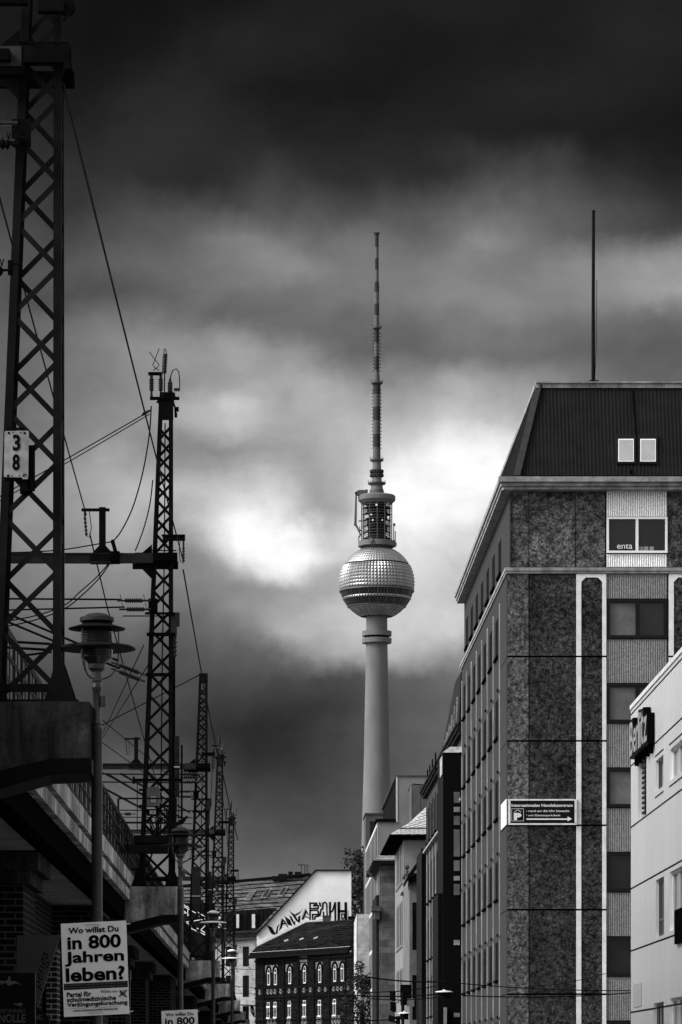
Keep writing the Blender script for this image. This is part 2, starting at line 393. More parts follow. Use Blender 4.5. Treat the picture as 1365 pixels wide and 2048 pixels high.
# ================= railway viaduct =================
via = thing('railway_viaduct', (-6, 31, 0), 'dark brick and concrete railway viaduct with slatted railing along the left side', 'viaduct')
YE = 300
m = MB(); m.box((-14, -6, 0), (-3.7, YE, 4.42)); m.build('wall', BRK, via)
m = MB(); m.box((-14, -6, 4.42), (-2.8, YE, 4.93)); m.build('deck', SOFF, via)
m = MB(); m.box((-2.95, -6, 4.40), (-2.72, YE, 4.745)); m.box((-2.95, -6, 4.93), (-2.75, YE, 5.0)); m.build('edge_girder', BLACKM, via)
m = MB()
for k in range(int((YE + 6) / 6)): m.box((-2.93, -6 + k*6, 4.748), (-2.62, -6 + k*6 + 5.97, 4.93)); 
m.build('lower_fascia', CONCL, via)
m = MB()
for k in range(int((YE + 6) / 6)): m.box((-2.93, -6 + k*6, 5.003), (-2.60, -6 + k*6 + 5.97, 5.25))
m.build('upper_fascia', CONCL, via)
m = MB()
for z in (5.33, 5.56, 5.80, 6.03): m.box((-2.672, -6, z), (-2.648, YE, z + (.07 if z > 6 else .045)))
y = -6
while y < YE:
    m.box((-2.674, y, 5.25), (-2.646, y + .09, 6.06)); m.box((-2.668, y + .55, 5.25), (-2.654, y + .58, 6.03)); y += 1.1
m.build('railing', STEEL, via)
BY = [31.56, 63.8, 108.0, 138.0, 172.0, 206, 240]
for i, by in enumerate(BY):
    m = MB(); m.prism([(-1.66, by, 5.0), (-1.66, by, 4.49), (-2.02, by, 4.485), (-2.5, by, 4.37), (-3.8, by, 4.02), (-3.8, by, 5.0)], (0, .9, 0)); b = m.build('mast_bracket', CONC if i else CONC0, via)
    m = MB(); m.prism([(-1.64, by-.03, 4.485), (-1.64, by-.03, 4.35), (-2.04, by-.03, 4.33), (-2.5, by-.03, 4.20), (-3.8, by-.03, 3.84), (-3.8, by-.03, 4.015), (-2.5, by-.03, 4.365), (-2.02, by-.03, 4.48)], (0, .96, 0)); m.build('flange', STEEL, b)
    m = MB(); m.box((-4.2, by - 5.2 if i else by - 3, 0), (-3.02, by - .05 if i else by + .6, 4.40)); 
    if i: m.build('pier', BRK, via)
def pier(y0, y1, x):
    m = MB(); m.box((-4.2, y0, 0), (x, y1, 4.0)); p_ = m.build('pier', BRK, via)
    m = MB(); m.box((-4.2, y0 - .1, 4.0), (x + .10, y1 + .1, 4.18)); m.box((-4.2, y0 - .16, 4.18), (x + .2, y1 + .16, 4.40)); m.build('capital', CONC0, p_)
pier(44, 46.2, -3.15); pier(78, 80.5, -3.3); pier(90, 92.5, -3.3); pier(120, 122, -3.3)
# a lower string course and arches' shadowed openings with doors
m = MB()
for yy in (66, 72, 84, 96, 114, 124, 145):
    m.box((-3.70, yy, 0), (-3.62, yy + .25, 3.9)); m.box((-3.70, yy + 4.2, 0), (-3.62, yy + 4.45, 3.9)); m.box((-3.70, yy, 3.9), (-3.60, yy + 4.45, 4.15))
m.build('arch_surround', CONC, via)

# ================= catenary masts =================
HM = 8.9
def mw(z): return .62 - (.62 - .255) * min(z, HM) / HM
def build_mast():
    t = thing('catenary_mast', (0, 0, 0), 'x', 'mast')
    L_ = .072
    for sx in (0, 1):
        for sy in (0, 1):
            m = MB(); 
            def cor(z): 
                w = mw(z); x = -w + L_/2 if sx == 0 else -L_/2; yy = (.62 - w)/2 + (L_/2 if sy == 0 else w - L_/2); return Vector((x, yy, z))
            a = cor(0); b = cor(HM); ox = L_/2 * (1 if sx == 0 else -1); oy = L_/2 * (1 if sy == 0 else -1)
            # L angle: two flanges
            for (dx, dy, wx, wy) in ((0, -oy*.87, L_, .010), (-ox*.87, 0, .010, L_)):
                q = [(a.x+dx+i*wx/2, a.y+dy+j*wy/2, 0) for i, j in ((-1,-1),(1,-1),(1,1),(-1,1))] + [(b.x+dx+i*wx/2, b.y+dy+j*wy/2, HM) for i, j in ((-1,-1),(1,-1),(1,1),(-1,1))]
                m.add(q, [(0,1,2,3),(7,6,5,4),(0,4,5,1),(1,5,6,2),(2,6,7,3),(3,7,4,0)])
            m.build('leg', STEEL, t)
    # lacing on the four faces
    def nodes(off):
        z = .12 + off; zs = []
        while z < HM - .3: zs.append(z); z += mw(z) * .88
        return zs
    for face, nm in ((0, 'lacing'), (1, 'lacing'), (2, 'lacing'), (3, 'lacing')):
        m = MB(); zs = nodes(0)
        for i in range(len(zs) - 1):
            z0, z1 = zs[i], zs[i+1]; w0, w1 = mw(z0), mw(z1); fl = (i + (face in (1, 3))) % 2
            e = .03
            def pt(s, z, w):
                yo = (.62 - w)/2
                if face == 0: return (-w + e if s == 0 else -e, yo + .014, z)
                if face == 1: return (-w + e if s == 0 else -e, yo + w - .014, z)
                if face == 2: return (-w + .014, yo + e if s == 0 else yo + w - e, z)
                return (-.014, yo + e if s == 0 else yo + w - e, z)
            a, b = (pt(0, z0, w0), pt(1, z1, w1)) if fl else (pt(1, z0, w0), pt(0, z1, w1))
            m.beam(a, b, .008 if face in (2, 3) else .05, .05 if face in (2, 3) else .008, up=(0, 1, 0) if face < 2 else (0, 1, 0))
        m.build(nm, STEEL2, t)
    # feet
    m = MB(); w = mw(0)
    for x0, s in ((-w, -1), (0, 1)):
        m.prism([(x0, .0, .02), (x0 + s*.13, .0, .02), (x0, .0, .42)], (0, .02, 0)); m.prism([(x0, .60, .02), (x0 + s*.13, .60, .02), (x0, .60, .42)], (0, .02, 0))
        m.prism([(x0 - s*.0, .0, .02), (x0 - s*.14, .0, .02), (x0 - s*.07, .0, .30), (x0, .0, .30)], (0, .02, 0))
    m.box((-w - .16, -.05, 0), (.16, .67, .022)); m.box((-w, .03, .10), (0, .08, .17)); m.build('base_plate', STEEL, t)
    # crossarm with clamp
    m = MB(); z = 6.0
    m.box((-12.2, -.03, z - .09), (-mw(z) + .02, .06, z + .09)); m.box((-12.2, -.06, z + .07), (-.9, .08, z + .09)); m.box((-12.2, -.06, z - .09), (-.9, .08, z - .07)); m.build('crossarm', XARM, t)
    m = MB(); m.box((-.68, -.02, z - .05), (.09, .11, z + .10)); m.box((-.75, .52, z - .12), (.09, .60, z + .02)); w6 = mw(z)
    m.prism([(-w6, .04, z - .38), (-w6 - .28, .04, z - .09), (-w6, .04, z - .09)], (0, .03, 0)); m.prism([(-w6, .04, z + .26), (-w6 - .2, .04, z + .09), (-w6, .04, z + .09)], (0, .03, 0))
    m.beam((-w6 - .05, .08, z + .15), (.07, .08, z + .15), .02); m.pieces('clamp', BLACKM, t)
    # side bracket with drop insulator
    m = MB(); zb = 6.38; m.box((-.18, .07, zb - .05), (.23, .12, zb + .05)); m.box((-.2, .04, zb + .035), (.23, .15, zb + .06)); m.build('side_bracket', STEEL, t)
    m = MB(); m.tube([(.20, .1, zb - .05), (.20, .1, zb - .16)], .02); m.insul((.20, .1, zb - .16), (.20, .1, zb - .44), .028, 5); m.tube([(.14, .1, zb - .05), (.12, .1, zb - .2), (.14, .1, zb - .42), (.2, .1, zb - .47)], .008); m.build('insulator', PORC, t)
    # tension insulators (left)
    for dz, dx in ((5.22, 0), (5.06, .04)):
        m = MB(); w5 = mw(dz); m.insul((-w5 - .46 + dx, -.03, dz), (-w5 - .14 + dx, -.03, dz), .047, 8); m.tube([(-w5 - .14 + dx, -.03, dz), (-w5 + .02, -.03, dz)], .022)
        m.tube([(-w5 - .6 + dx, -.03, dz), (-w5 - .46 + dx, -.03, dz)], .02); m.beam((-w5 - .52 + dx, -.03, dz), (-w5 - .55 + dx, -.03, dz + .12), .012); m.beam((-w5 - .1 + dx, -.03, dz), (-w5 - .12 + dx, -.03, dz + .12), .012)
        m.build('insulator', PORC, t)
    m = MB(); m.box((-mw(5.14) - .03, -.04, 5.02), (-mw(5.14) + .14, .02, 5.26)); m.pieces('clamp', BLACKM, t)
    # cap
    m = MB(); w = mw(HM); m.box((-w - .005, .02 + (.62-w)/2 - .03, HM - .30), (.005, (.62+w)/2 + .01, HM)); m.build('cap_plate', STEEL, t)
    return t
def mast_gear(t):      # insulators, conduit and balance weight of the farther masts
    # lower slanted pair
    for k in (0, 1):
        m = MB(); w4 = mw(3.9); x0 = -w4 - .04; z0 = 3.86 - k*.12
        a = Vector((x0, -.03, z0)); d = Vector((-.93, 0, .36)).normalized()
        m.insul(a + d*.12, a + d*.5, .047, 9); m.tube([a, a + d*.12], .02); m.tube([a + d*.5, a + d*.66], .018); m.build('insulator', PORC, t)
    m = MB(); m.box((-.50, -.03, 4.97), (.05, .02, 5.01)); m.box((-.47, -.01, 4.58), (.05, .06, 4.64)); m.box((-mw(3.9) - .03, -.04, 3.84), (.02, .02, 3.90)); m.pieces('clamp', BLACKM, t)
    # conduit, balance weight on the street side
    m = MB(); m.tube([(-.14, .2, 8.5), (-.15, .18, 6.2), (-.19, .15, 4.2), (-.22, .15, .9)], .012, 5); m.tube([(.03, .12, 4.6), (.03, .12, .3)], .022); m.build('conduit', BLACKM, t)
    m = MB(); m.box((-.03, .05, 4.6), (.08, .16, 4.98)); m.box((.03, .08, 4.76), (.13, .14, 5.02)); m.insul((.04, .1, 4.2), (.04, .1, 4.6), .045, 5); m.build('disconnector', PORC, t)
    m = MB()
    for k in range(9): m.box((.035, .02, 1.66 + k*.122), (.125, .16, 1.66 + k*.122 + .116))
    wgt = m.build('balance_weight', mat('cast iron weights', .02, .8, nscale=8, namp=.3), t)
    m = MB(); m.box((.03, .012, 2.18), (.13, .168, 2.20)); m.build('strap', mat('galvanised strap', .5, .35, .6), wgt)
def head(t):       # disconnector gear on top of a mast
    m = MB(); m.box((-.42, .22, HM + .04), (.12, .30, HM + .09)); m.box((-.27, .16, HM), (.02, .46, HM + .05)); 
    m.tube([(-.29, .25, HM - .02), (-.24, .25, HM + .06), (-.13, .25, HM + .1), (-.02, .25, HM + .06), (.04, .25, HM - .1), (.05, .25, HM - .26)], .02)
    m.box((.03, .2, HM - .28), (.08, .3, HM - .2)); m.box((.05, .2, HM - .18), (.11, .26, HM - .10)); m.build('head_frame', BLACKM, t)
    for x in (-.39, -.22):
        m = MB(); m.tube([(x, .26, HM + .06), (x, .26, HM + .2)], [.03, .02]); m.insul((x, .26, HM + .2), (x, .26, HM + .43), .048, 6); m.tube([(x, .26, HM + .42), (x, .26, HM + .5)], .03); m.build('insulator', PORC, t)
    m = MB(); m.box((-.45, .23, HM + .49), (-.2, .29, HM + .545)); m.build('contact_bar', BLACKM, t)
    m = MB(); m.tube([(-.43, .26, HM + .92), (-.33, .26, HM + .78), (-.25, .26, HM + .68), (-.29, .26, HM + .63), (-.36, .26, HM + .58)], .008); m.tube([(-.25, .26, HM + .98), (-.31, .26, HM + .82), (-.37, .26, HM + .68), (-.33, .26, HM + .63), (-.25, .26, HM + .58)], .008); m.build('arcing_horn', STEEL2, t)
    m = MB(); m.tube([(-.155, .26, HM + .05), (-.15, .26, HM + .52)], .014); m.insul((-.15, .26, HM + .52), (-.13, .26, HM + .88), .04, 13, .6); m.tube([(-.19, .26, HM + .5), (-.18, .26, HM + .8), (-.15, .26, HM + .98), (-.12, .26, HM + .94), (-.12, .26, HM + .88)], .009); m.build('surge_arrester', PORC, t)
    m = MB(); m.insul((-.05, .26, HM + .18), (-.05, .26, HM + .36), .05, 5, .8); m.tube([(-.05, .26, HM + .36), (-.045, .26, HM + .46)], [.035, .012]); m.tube([(-.045, .26, HM + .46), (.0, .26, HM + .58), (.06, .26, HM + .61), (.11, .26, HM + .55), (.125, .26, HM + .4), (.125, .26, HM + .24)], .011); m.box((.02, .23, HM + .2), (.13, .29, HM + .25)); m.build('cable_termination', PORC, t)
    m = MB()
    for k in range(5): m.lathe((-.06, .26), [(.115 - k*.003, HM + .05 + k*.025), (.115 - k*.003, HM + .065 + k*.025)], 14)
    m.box((-.24, .2, HM + .05), (-.02, .3, HM + .17)); m.build('cable_coil', STEEL, t)
MASTX = [-1.925, -1.85, -2.05, -2.0, -1.95]; MY = [31.62, 63.9, 108.1, 138.1, 172.1]
proto = build_mast()
near = copy_tree(proto); mast_gear(proto)
for ch in list(near.children):
    k = ch.name.split('.')[0]
    if k == 'side_bracket' or (k == 'insulator' and max(v.co.x for v in ch.data.vertices) > .1): bpy.data.objects.remove(ch)
    elif k == 'crossarm' or (k == 'clamp' and max(v.co.z for v in ch.data.vertices) > 5.5): ch.location.z -= .17
masts = [near, proto] + [copy_tree(proto) for _ in range(3)]
ML = ['nearest lattice steel mast, carrying the white plate reading 38', 'lattice steel mast with small grey box and railed platform, second from the front',
      'lattice steel mast with plain flat cap plate and no insulators on top', 'thin lattice mast with insulator head, just right of the plain capped mast',
      'farthest lattice mast with insulator head, rising in front of the tiled roof']
for t, x, y, l in zip(masts, MASTX, MY, ML):
    t.location = (x, y, 5.0); t['label'] = l; t['group'] = 'lattice masts along the railway viaduct'
for k in (1, 3, 4):
    if k == 1: S.view_layers[0].update()
for t in (masts[1], masts[3], masts[4]):
    loc = t.location.copy(); t.location = (0, 0, 0); head(t); t.location = loc
S.view_layers[0].update()
# number plate 38
m1 = masts[0]; D = 31.5
def M1(X, Y, dy=0): return P(X, Y, D + dy)
m = MB(); q = [M1(9.6, 862), M1(58, 861.5), M1(57, 955), M1(8, 954)]
def rounded(q, r=.012, n=4):
    out = []
    for i in range(4):
        a = (q[i-1] - q[i]).normalized(); b = (q[(i+1) % 4] - q[i]).normalized()
        for k in range(n + 1):
            t_ = k / n; out.append(q[i] + a*r*(1-t_)**2 + b*r*t_**2)
    return out
m.prism(rounded(q), (0, .012, 0)); npl = m.build('number_plate', mat('number plate enamel', .20, .5, nscale=8, namp=.35), m1, label='white enamel plate with the numbers 3 and 8')
dy = -.003
lettering('3', BLACKM, npl, (M1(26, 869, dy), M1(41, 869, dy), M1(26, 901.5, dy)), .03)
lettering('8', BLACKM, npl, (M1(25.2, 908, dy), M1(39.8, 908, dy), M1(25, 941, dy)), .03)
lettering('23', BLACKM, npl, (M1(46.5, 947, dy), M1(53, 947, dy), M1(46.5, 951, dy)), 0)
m = MB()
for X, Y, r in ((18, 866, 2.4), (49.5, 866, 2.4), (26, 865, 1.2), (41, 865, 1.2), (16.5, 951.5, 2.4), (47.5, 951.5, 2), (24.5, 951.5, 1.3), (39.5, 951.5, 1.3)):
    c = M1(X, Y); m.tube([c + Vector((0, -.004, 0)), c + Vector((0, .0, 0))], r * .0045, 10)
m.build('bolt', BLACKM, npl)
m = MB(); m.beam(M1(14, 858, .03), M1(49, 858, .03), .024); m.beam(M1(10, 958.5, .03), M1(45, 958.5, .03), .03); m.box(tuple(M1(56, 980, .03)), (M1(69, 889).x, D + .11, M1(69, 889).z)); m.box(tuple(M1(40, 982, .03)), (M1(60, 957).x, D + .2, M1(60, 957).z)); m.box(tuple(M1(40, 986, .05)), (M1(56, 982).x, D + .12, M1(56, 982).z)); m.pieces('plate_holder', BLACKM, m1)
# side clamps of the nearest mast (left side stubs) and upper right pulley
m = MB()
for (X, Y) in ((32, 283), (18, 536)):
    m.beam(M1(X - 60, Y + 6), M1(X + 6, Y + 4), .02); m.box(tuple(M1(X - 2, Y - 8+20)), (M1(X + 8, Y - 8).x, D + .06, M1(X + 8, Y - 16).z)); m.insul(M1(X - 50, Y + 6), M1(X - 12, Y + 6), .045, 4, .6)
    m.beam(M1(X - 14, Y - 4), M1(X - 10, Y - 18), .01); m.beam(M1(X - 14, Y - 4), M1(X - 17, Y - 18), .01); m.beam(M1(X, Y - 8), M1(X + 28, Y - 8), .018)
m.pieces('clamp', BLACKM, m1)
m = MB(); c = M1(134, 14, .2); m.tube([c + Vector((0, -.04, 0)), c + Vector((0, .04, 0))], .075, 16); m.box(tuple(M1(76, 22, .1)), (M1(128, 0).x, D + .2, M1(128, -6).z)); m.box(tuple(M1(-60, 6, .1)), (M1(54, 0).x, D + .2, M1(54, -8).z)); m.beam(M1(128, 40), M1(142, 22), .02); m.pieces('pulley_block', BLACKM, m1)
m = MB(); m.box(tuple(M1(-40, 148, .1)), (M1(48, 0).x, D + .2, M1(48, 117).z)); m.box(tuple(M1(-20, 118, -.02)), (M1(20, 0).x, D + .1, M1(20, 98).z)); m.prism([M1(128, 94, -.05), M1(137, 94, -.05), M1(143, 137, -.05), M1(128, 137, -.05)], (0, .6, 0)); m.pieces('clamp', BLACKM, m1)
# posts on the crossarms, carrying hangers
def arm_post(t, x, top, arm=-.38):
    a = t.location; m = MB(); z0 = 6.09; m.box((a.x + x - .06, a.y - .02, a.z + z0), (a.x + x + .06, a.y + .08, a.z + top)); m.box((a.x + x - .22, a.y - .05, a.z + z0 - .19), (a.x + x + .2, a.y + .12, a.z + z0 - .01))
    m.prism([(a.x + x - .19, a.y, a.z + z0), (a.x + x + .19, a.y, a.z + z0), (a.x + x + .06, a.y, a.z + z0 + .14), (a.x + x - .06, a.y, a.z + z0 + .14)], (0, .06, 0))
    m.box((a.x + x + arm, a.y, a.z + top - .07), (a.x + x + .13, a.y + .06, a.z + top - .02)); m.build('hanger_post', STEEL, t)
    m = MB(); p_ = a + Vector((x + arm + .06, .03, top - .07)); m.tube([p_, p_ - Vector((0, 0, .1))], .02); m.insul(p_ - Vector((0, 0, .1)), p_ - Vector((-.03, 0, .45)), .028, 5); m.tube([p_ + Vector((.08, 0, 0)), p_ + Vector((.12, 0, -.3)), p_ + Vector((.08, 0, -.48)), p_ + Vector((.03, 0, -.45))], .009); m.build('insulator', PORC, t)
arm_post(masts[1], -1.28, 6.93); arm_post(masts[2], -2.2, 6.9); arm_post(masts[3], -2.2, 6.9)
a = masts[1].location; m = MB(); c = P(226, 1084, a.y); m.tube([c + Vector((0, -.05, 0)), c + Vector((0, .06, 0))], .04, 12); m.beam(c, P(233, 1108, a.y), .07); m.box(tuple(P(222, 1126, a.y - .06)), (P(240, 1100, a.y).x, a.y + .1, P(240, 1103, a.y).z)); m.build('deflection_roller', BLACKM, masts[1])
# grey box with labels and the railed platform on the second mast
q = 63.72; m = MB(); m.prism([P(294, 1612, q), P(294, 1577, q), P(298, 1573.5, q), P(316, 1573.5, q), P(320, 1577, q), P(320, 1612, q)], (0, .12, 0)); bx = m.build('switch_box', mat('grey switch cabinet', .09, .5, nscale=6, namp=.2), masts[1])
m = MB(); m.box(tuple(P(303, 1604, q - .006)), (P(311, 0, q).x, q - .001, P(0, 1593, q).z)); m.build('label_plate', mat('label enamel', .4, .5), bx)
lettering('9', BLACKM, bx, (P(304.5, 1594, q - .009), P(309, 1594, q - .009), P(304.5, 1603, q - .009)), .02)
m = MB(); m.box(tuple(P(294, 1631, q)), (P(320, 0, q).x, q + .1, P(0, 1618, q).z)); b2 = m.build('motor_drive', BLACKM, masts[1])
m = MB(); m.box(tuple(P(300, 1628, q - .006)), (P(312, 0, q).x, q - .001, P(0, 1621.5, q).z)); m.build('label_plate', MATS['label enamel'], b2)
lettering('K6', BLACKM, b2, (P(303, 1623, q - .009), P(309.5, 1623, q - .009), P(303, 1626.6, q - .009)), .03)
m = MB()
for Y in (1579, 1611): m.box(tuple(P(278, Y + 2.5, q + .05)), (P(340, 0, q).x, q + .12, P(0, Y - 2, q).z))
for Y in (1597, 1645): m.beam(P(237, Y, 63.4), P(354, Y, 63.4), .028)
m.beam(P(237, 1597, 63.4), P(237, 1690, 63.4), .035); m.beam(P(352, 1597, 63.4), P(350, 1690, 63.4), .05)
m.box(tuple(P(240, 1705, 63.3)), (P(338, 0, q).x, 63.75, P(0, 1692, q).z)); m.box(tuple(P(268, 1686, 63.3)), (P(340, 0, q).x, 63.75, P(0, 1673, q).z)); m.pieces('platform_rail', STEEL, masts[1])
m = MB()
for i, (x0, x1, dz) in enumerate(((298, 326, 30), (302, 322, 24), (300, 316, 48), (312, 318, 40))):
    m.tube([P(x0 + (x1-x0)*k/8, 1631 + dz * 4*(k/8)*(1-k/8) + 4, 63.7) for k in range(9)], .014)
m.tube([P(262, 1738, 63.6), P(285, 1740, 63.6), P(300, 1722, 63.6), P(305, 1706, 63.6)], .018); m.build('cable_loop', WIRE, masts[1])
m = MB(); m.beam(P(268, 1560, 63.5), P(366, 1560, 63.5), .05); m.beam(P(268, 1553, 63.5), P(268, 1568, 63.5), .04); m.beam(P(246, 1232, 63.8), P(350, 1232, 63.8), .02); m.pieces('cantilever', BLACKM, masts[1])
for k, (X0, X1, Y) in enumerate(((366, 396, 1548), (366, 394, 1555), (368, 396, 1564), (250, 262, 1628), (222, 236, 1652))):
    m = MB(); m.insul(P(X0, Y, 107.9), P(X1, Y, 107.9), .06, 6); m.tube([P(X0 - 14, Y, 107.9), P(X1 + 10, Y, 107.9)], .018); m.build('insulator', PORC, masts[2])
# long dark box antennas on mast three: a second weight on the left
a = masts[2].location; m = MB()
for k in range(9): m.box((px(385, a.y), a.y - .1, 7.9 - k*.13 - .125), (px(401, a.y), a.y + .05, 7.9 - k*.13))
m.build('balance_weight', MATS['cast iron weights'], masts[2])
m = MB(); m.box((px(384, a.y), a.y - .12, 6.98), (px(402, a.y), a.y + .07, 7.0)); m.build('strap', MATS['galvanised strap'], masts[2])

# ================= street lamps =================
KL = .004571
def zl(Y): return EYE + (HY - Y) * KL
def build_lamp():
    t = thing('street_lamp', (0, 0, 0), 'x', 'street lamp')
    def prof(l): return [(r * KL, zl(Y)) for r, Y in l]
    m = MB(); m.lathe((0, 0), prof([(16, 2131+370), (16, 2400), (20, 2395), (14, 2380), (13, 2300), (11, 2290), (11, 1462), (12, 1460), (12, 1457), (9.4, 1454), (9.2, 1449), (10.5, 1447), (8.2, 1440), (7.8, 1384), (10, 1380), (10.3, 1374), (9, 1372), (9, 1364), (11.5, 1362), (10.5, 1355), (10, 1344), (17, 1337), (17.5, 1330), (17, 1328)]), 20); m.build('pole', LAMPM, t, True)
    pr = [(17, 1328.5), (22, 1322)]
    Y = 1316
    while Y > 1262: pr += [(31.5, Y), (32.6, Y - 1.4), (31.2, Y - 2.8)]; Y -= 3.4
    m = MB(); m.lathe((0, 0), prof([(16, 1329)] + pr + [(29, 1262)]), 28); m.build('lantern_glass', mat('ribbed lantern glass', .02, .12, spec=.9), t, True)
    m = MB(); m.lathe((0, 0), prof([(31.7, 1289.5), (55, 1293.0), (76.2, 1297.8), (76, 1297.2), (55, 1292.4), (31.7, 1289)]), 48); rfl = m.build('reflector', LAMPW, t, True)
    m = MB(); m.lathe((0, 0), prof([(75.6, 1299), (77.4, 1299), (77.6, 1296.2), (70, 1292.6), (31.8, 1287), (31.8, 1288.6), (70, 1294.0), (75.6, 1296.5)]), 48); m.build('reflector_rim', mat('lamp head paint', .010, .4), rfl, True)
    m = MB(); m.lathe((0, 0), prof([(30, 1262), (57, 1258.5), (57.2, 1257), (31, 1249), (28.5, 1248)]), 40); m.build('upper_disc', mat('lamp head paint', .010, .4, nscale=6, namp=.5), t, True)
    m = MB(); m.lathe((0, 0), prof([(24, 1250), (24, 1244)]), 20)
    for k in range(8): a_ = k*math.pi/4; m.beam((.130*math.cos(a_), .130*math.sin(a_), zl(1249.5)), (.130*math.cos(a_), .130*math.sin(a_), zl(1243)), .012)
    m.build('vent', BLACKM, t)
    m = MB(); m.lathe((0, 0), prof([(30, 1244.5), (34, 1243), (34.6, 1238), (33.5, 1235), (25, 1233), (22, 1230), (16, 1227.5), (8, 1226.2), (.3, 1226)]), 32); m.build('cap', mat('weathered cap', .045, .45, nscale=6, namp=.5), t, True)
    for a_ in (0, math.radians(129), math.radians(231)):
        m = MB(); c, s = math.cos(a_), math.sin(a_)
        m.tube([(c*r*KL, s*r*KL, zl(Y)) for r, Y in ((43, 1260), (43.5, 1280), (43, 1312), (41, 1328), (36, 1342), (27, 1352), (17, 1357), (9, 1358.5))], .007, 6); m.build('strut', LAMPM, t)
    m = MB(); m.box((.036, -.04, zl(1413)), (.085, .04, zl(1393))); m.build('ballast_box', LAMPM, t)
    return t
lp = build_lamp(); LX = [(-1.617, 32.0), (-1.615, 60.5), (-1.60, 92.6), (-1.47, 123.0)]
LL = ['tall double disc street lamp nearest the camera, with the large election poster tied to it', 'street lamp with a crow perched on its cap', 'third street lamp, pale cap showing in front of the dark mast legs', 'smallest street lamp, standing against the pale plastered wall']
lamps = [lp] + [copy_tree(lp) for _ in range(3)]
for t, (x, y), l in zip(lamps, LX, LL): t.location = (x, y, .13); t['label'] = l; t['group'] = 'double disc street lamps in a row'
for t in lamps: t.location.z = .0
PALE = mat('pale lamp cap', .75, .4, nscale=6, namp=.15)      # caps and disc rims of the two far lamps set paler
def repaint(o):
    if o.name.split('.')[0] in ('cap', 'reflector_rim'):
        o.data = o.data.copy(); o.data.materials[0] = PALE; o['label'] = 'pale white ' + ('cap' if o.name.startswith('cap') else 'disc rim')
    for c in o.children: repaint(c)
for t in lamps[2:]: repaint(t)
# crow
q = 60.5; m = MB()
sp_ = [(343, 1653, .6), (348, 1651.3, 1.6), (353, 1649, 2.6), (358, 1646, 4.2), (363, 1643.4, 4.9), (367.5, 1640.5, 4.4), (370.5, 1637.4, 3.0), (372.6, 1634.8, 2.6), (374.6, 1633.4, 2.3), (376, 1633.8, 1.2), (378.6, 1635, .25)]
m.tube([P(X, Y, q) for X, Y, r in sp_], [r*.00864 for X, Y, r in sp_], 10)
m.prism([P(347, 1654.5, q-.045), P(346, 1652, q-.045), P(364, 1639.5, q-.045), P(367, 1641, q-.045), P(362, 1648, q-.045)], (0, .09, 0))
for dx in (0, 3): m.tube([P(361 + dx, 1646, q), P(361.5 + dx, 1655.4, q)], .008)
solo('crow', m, mat('crow feathers', .002, .7, spec=.05), P(362, 1655, q), 'black crow perched on the cap of the second street lamp', 'bird', smooth=True)

# ================= election posters =================
PAP = mat('poster paper', .88, .75, nscale=5, namp=.06); INK = mat('poster ink', .004, .7); TIE = mat('cable tie', .7, .5)
def poster(tl, tr, bl, d, label, lines):
    tl, tr, bl = (P(*c, d) for c in (tl, tr, bl)); ax = tr - tl; ay = bl - tl
    t = thing('election_poster', bl + ax*.5, label, 'poster', 'election posters tied to lamp posts')
    m = MB(); m.prism([tl, tr, tr + ay, bl], (0, .008, 0)); m.build('board', PAP, t)
    U, V_ = 661.0, 942.0
    def at(u, v, dy=-.003): return tl + ax*(u/U) + ay*(v/V_) + Vector((0, dy, 0))
    for s, u0, u1, v0, v1, b, mt in lines: lettering(s, mt, t, (at(u0, v0), at(u1, v0), at(u0, v1)), b)
    m = MB(); m.prism([at(8, 608, -.001), at(655, 608, -.001), at(655, 672, -.001), at(8, 672, -.001)], (0, -.001, 0)); m.build('printed_band', mat('band ink', .02, .7), t)
    m = MB()
    for k in range(16): 
        a0, a1 = 2*math.pi*k/16, 2*math.pi*(k+1)/16; m.beam(at(603 + 24*math.cos(a0), 728 + 24*math.sin(a0), -.003), at(603 + 24*math.cos(a1), 728 + 24*math.sin(a1), -.003), .004)
    m.beam(at(565, 762, -.004), at(645, 700, -.004), .010); m.beam(at(572, 702, -.0045), at(640, 770, -.0045), .010); m.build('ballot_cross', INK, t)
    m = MB(); m.beam(at(15, 862, -.002)+Vector((0,0,0)), at(560, 862, -.002), .0015)
    m.build('rule_line', INK, t)
    for v in (26, 910):
        m = MB(); m.tube([at(255, v, -.012), at(275, v - 6, -.016), at(330, v - 9, -.018), at(380, v - 6, -.016), at(400, v, -.012)], .006); m.tube([at(655, v + 8, .01), at(700, v + 8, .01)], .005); m.build('cable_tie', TIE, t)
    return t
GINK = mat('grey print', .14, .7)
LN = [('Wo willst Du', 75, 582, 46, 106, .03, INK), ('in 800', 60, 602, 130, 268, .03, INK), ('Jahren', 28, 628, 288, 438, .03, INK), ('leben?', 33, 630, 450, 594, .03, INK),
      ('Für schnellere Entwicklung von Medizin, mit der', 18, 640, 615, 636, .01, GINK), ('Menschen tausende Jahre gesund leben können', 18, 640, 643, 665, .01, GINK),
      ('Wähle uns', 378, 548, 690, 718, 0, mat('mid grey print', .06, .7)), ('Partei für', 36, 286, 695, 745, .03, INK), ('schulmedizinische', 36, 532, 748, 795, .03, INK), ('Verjüngungsforschung', 36, 646, 800, 856, .03, INK), ('www.verjuengungsforschung.de', 92, 545, 872, 899, .02, INK)]
poster((122, 1847.5), (252.8, 1841), (128.6, 2034), 31.90, 'large white election poster with cable ties on the nearest street lamp post', LN)
poster((323, 2022), (395.5, 2018.5), (327, 2125), 60.3, 'smaller, farther copy of the white election poster cut off by the bottom edge', LN)

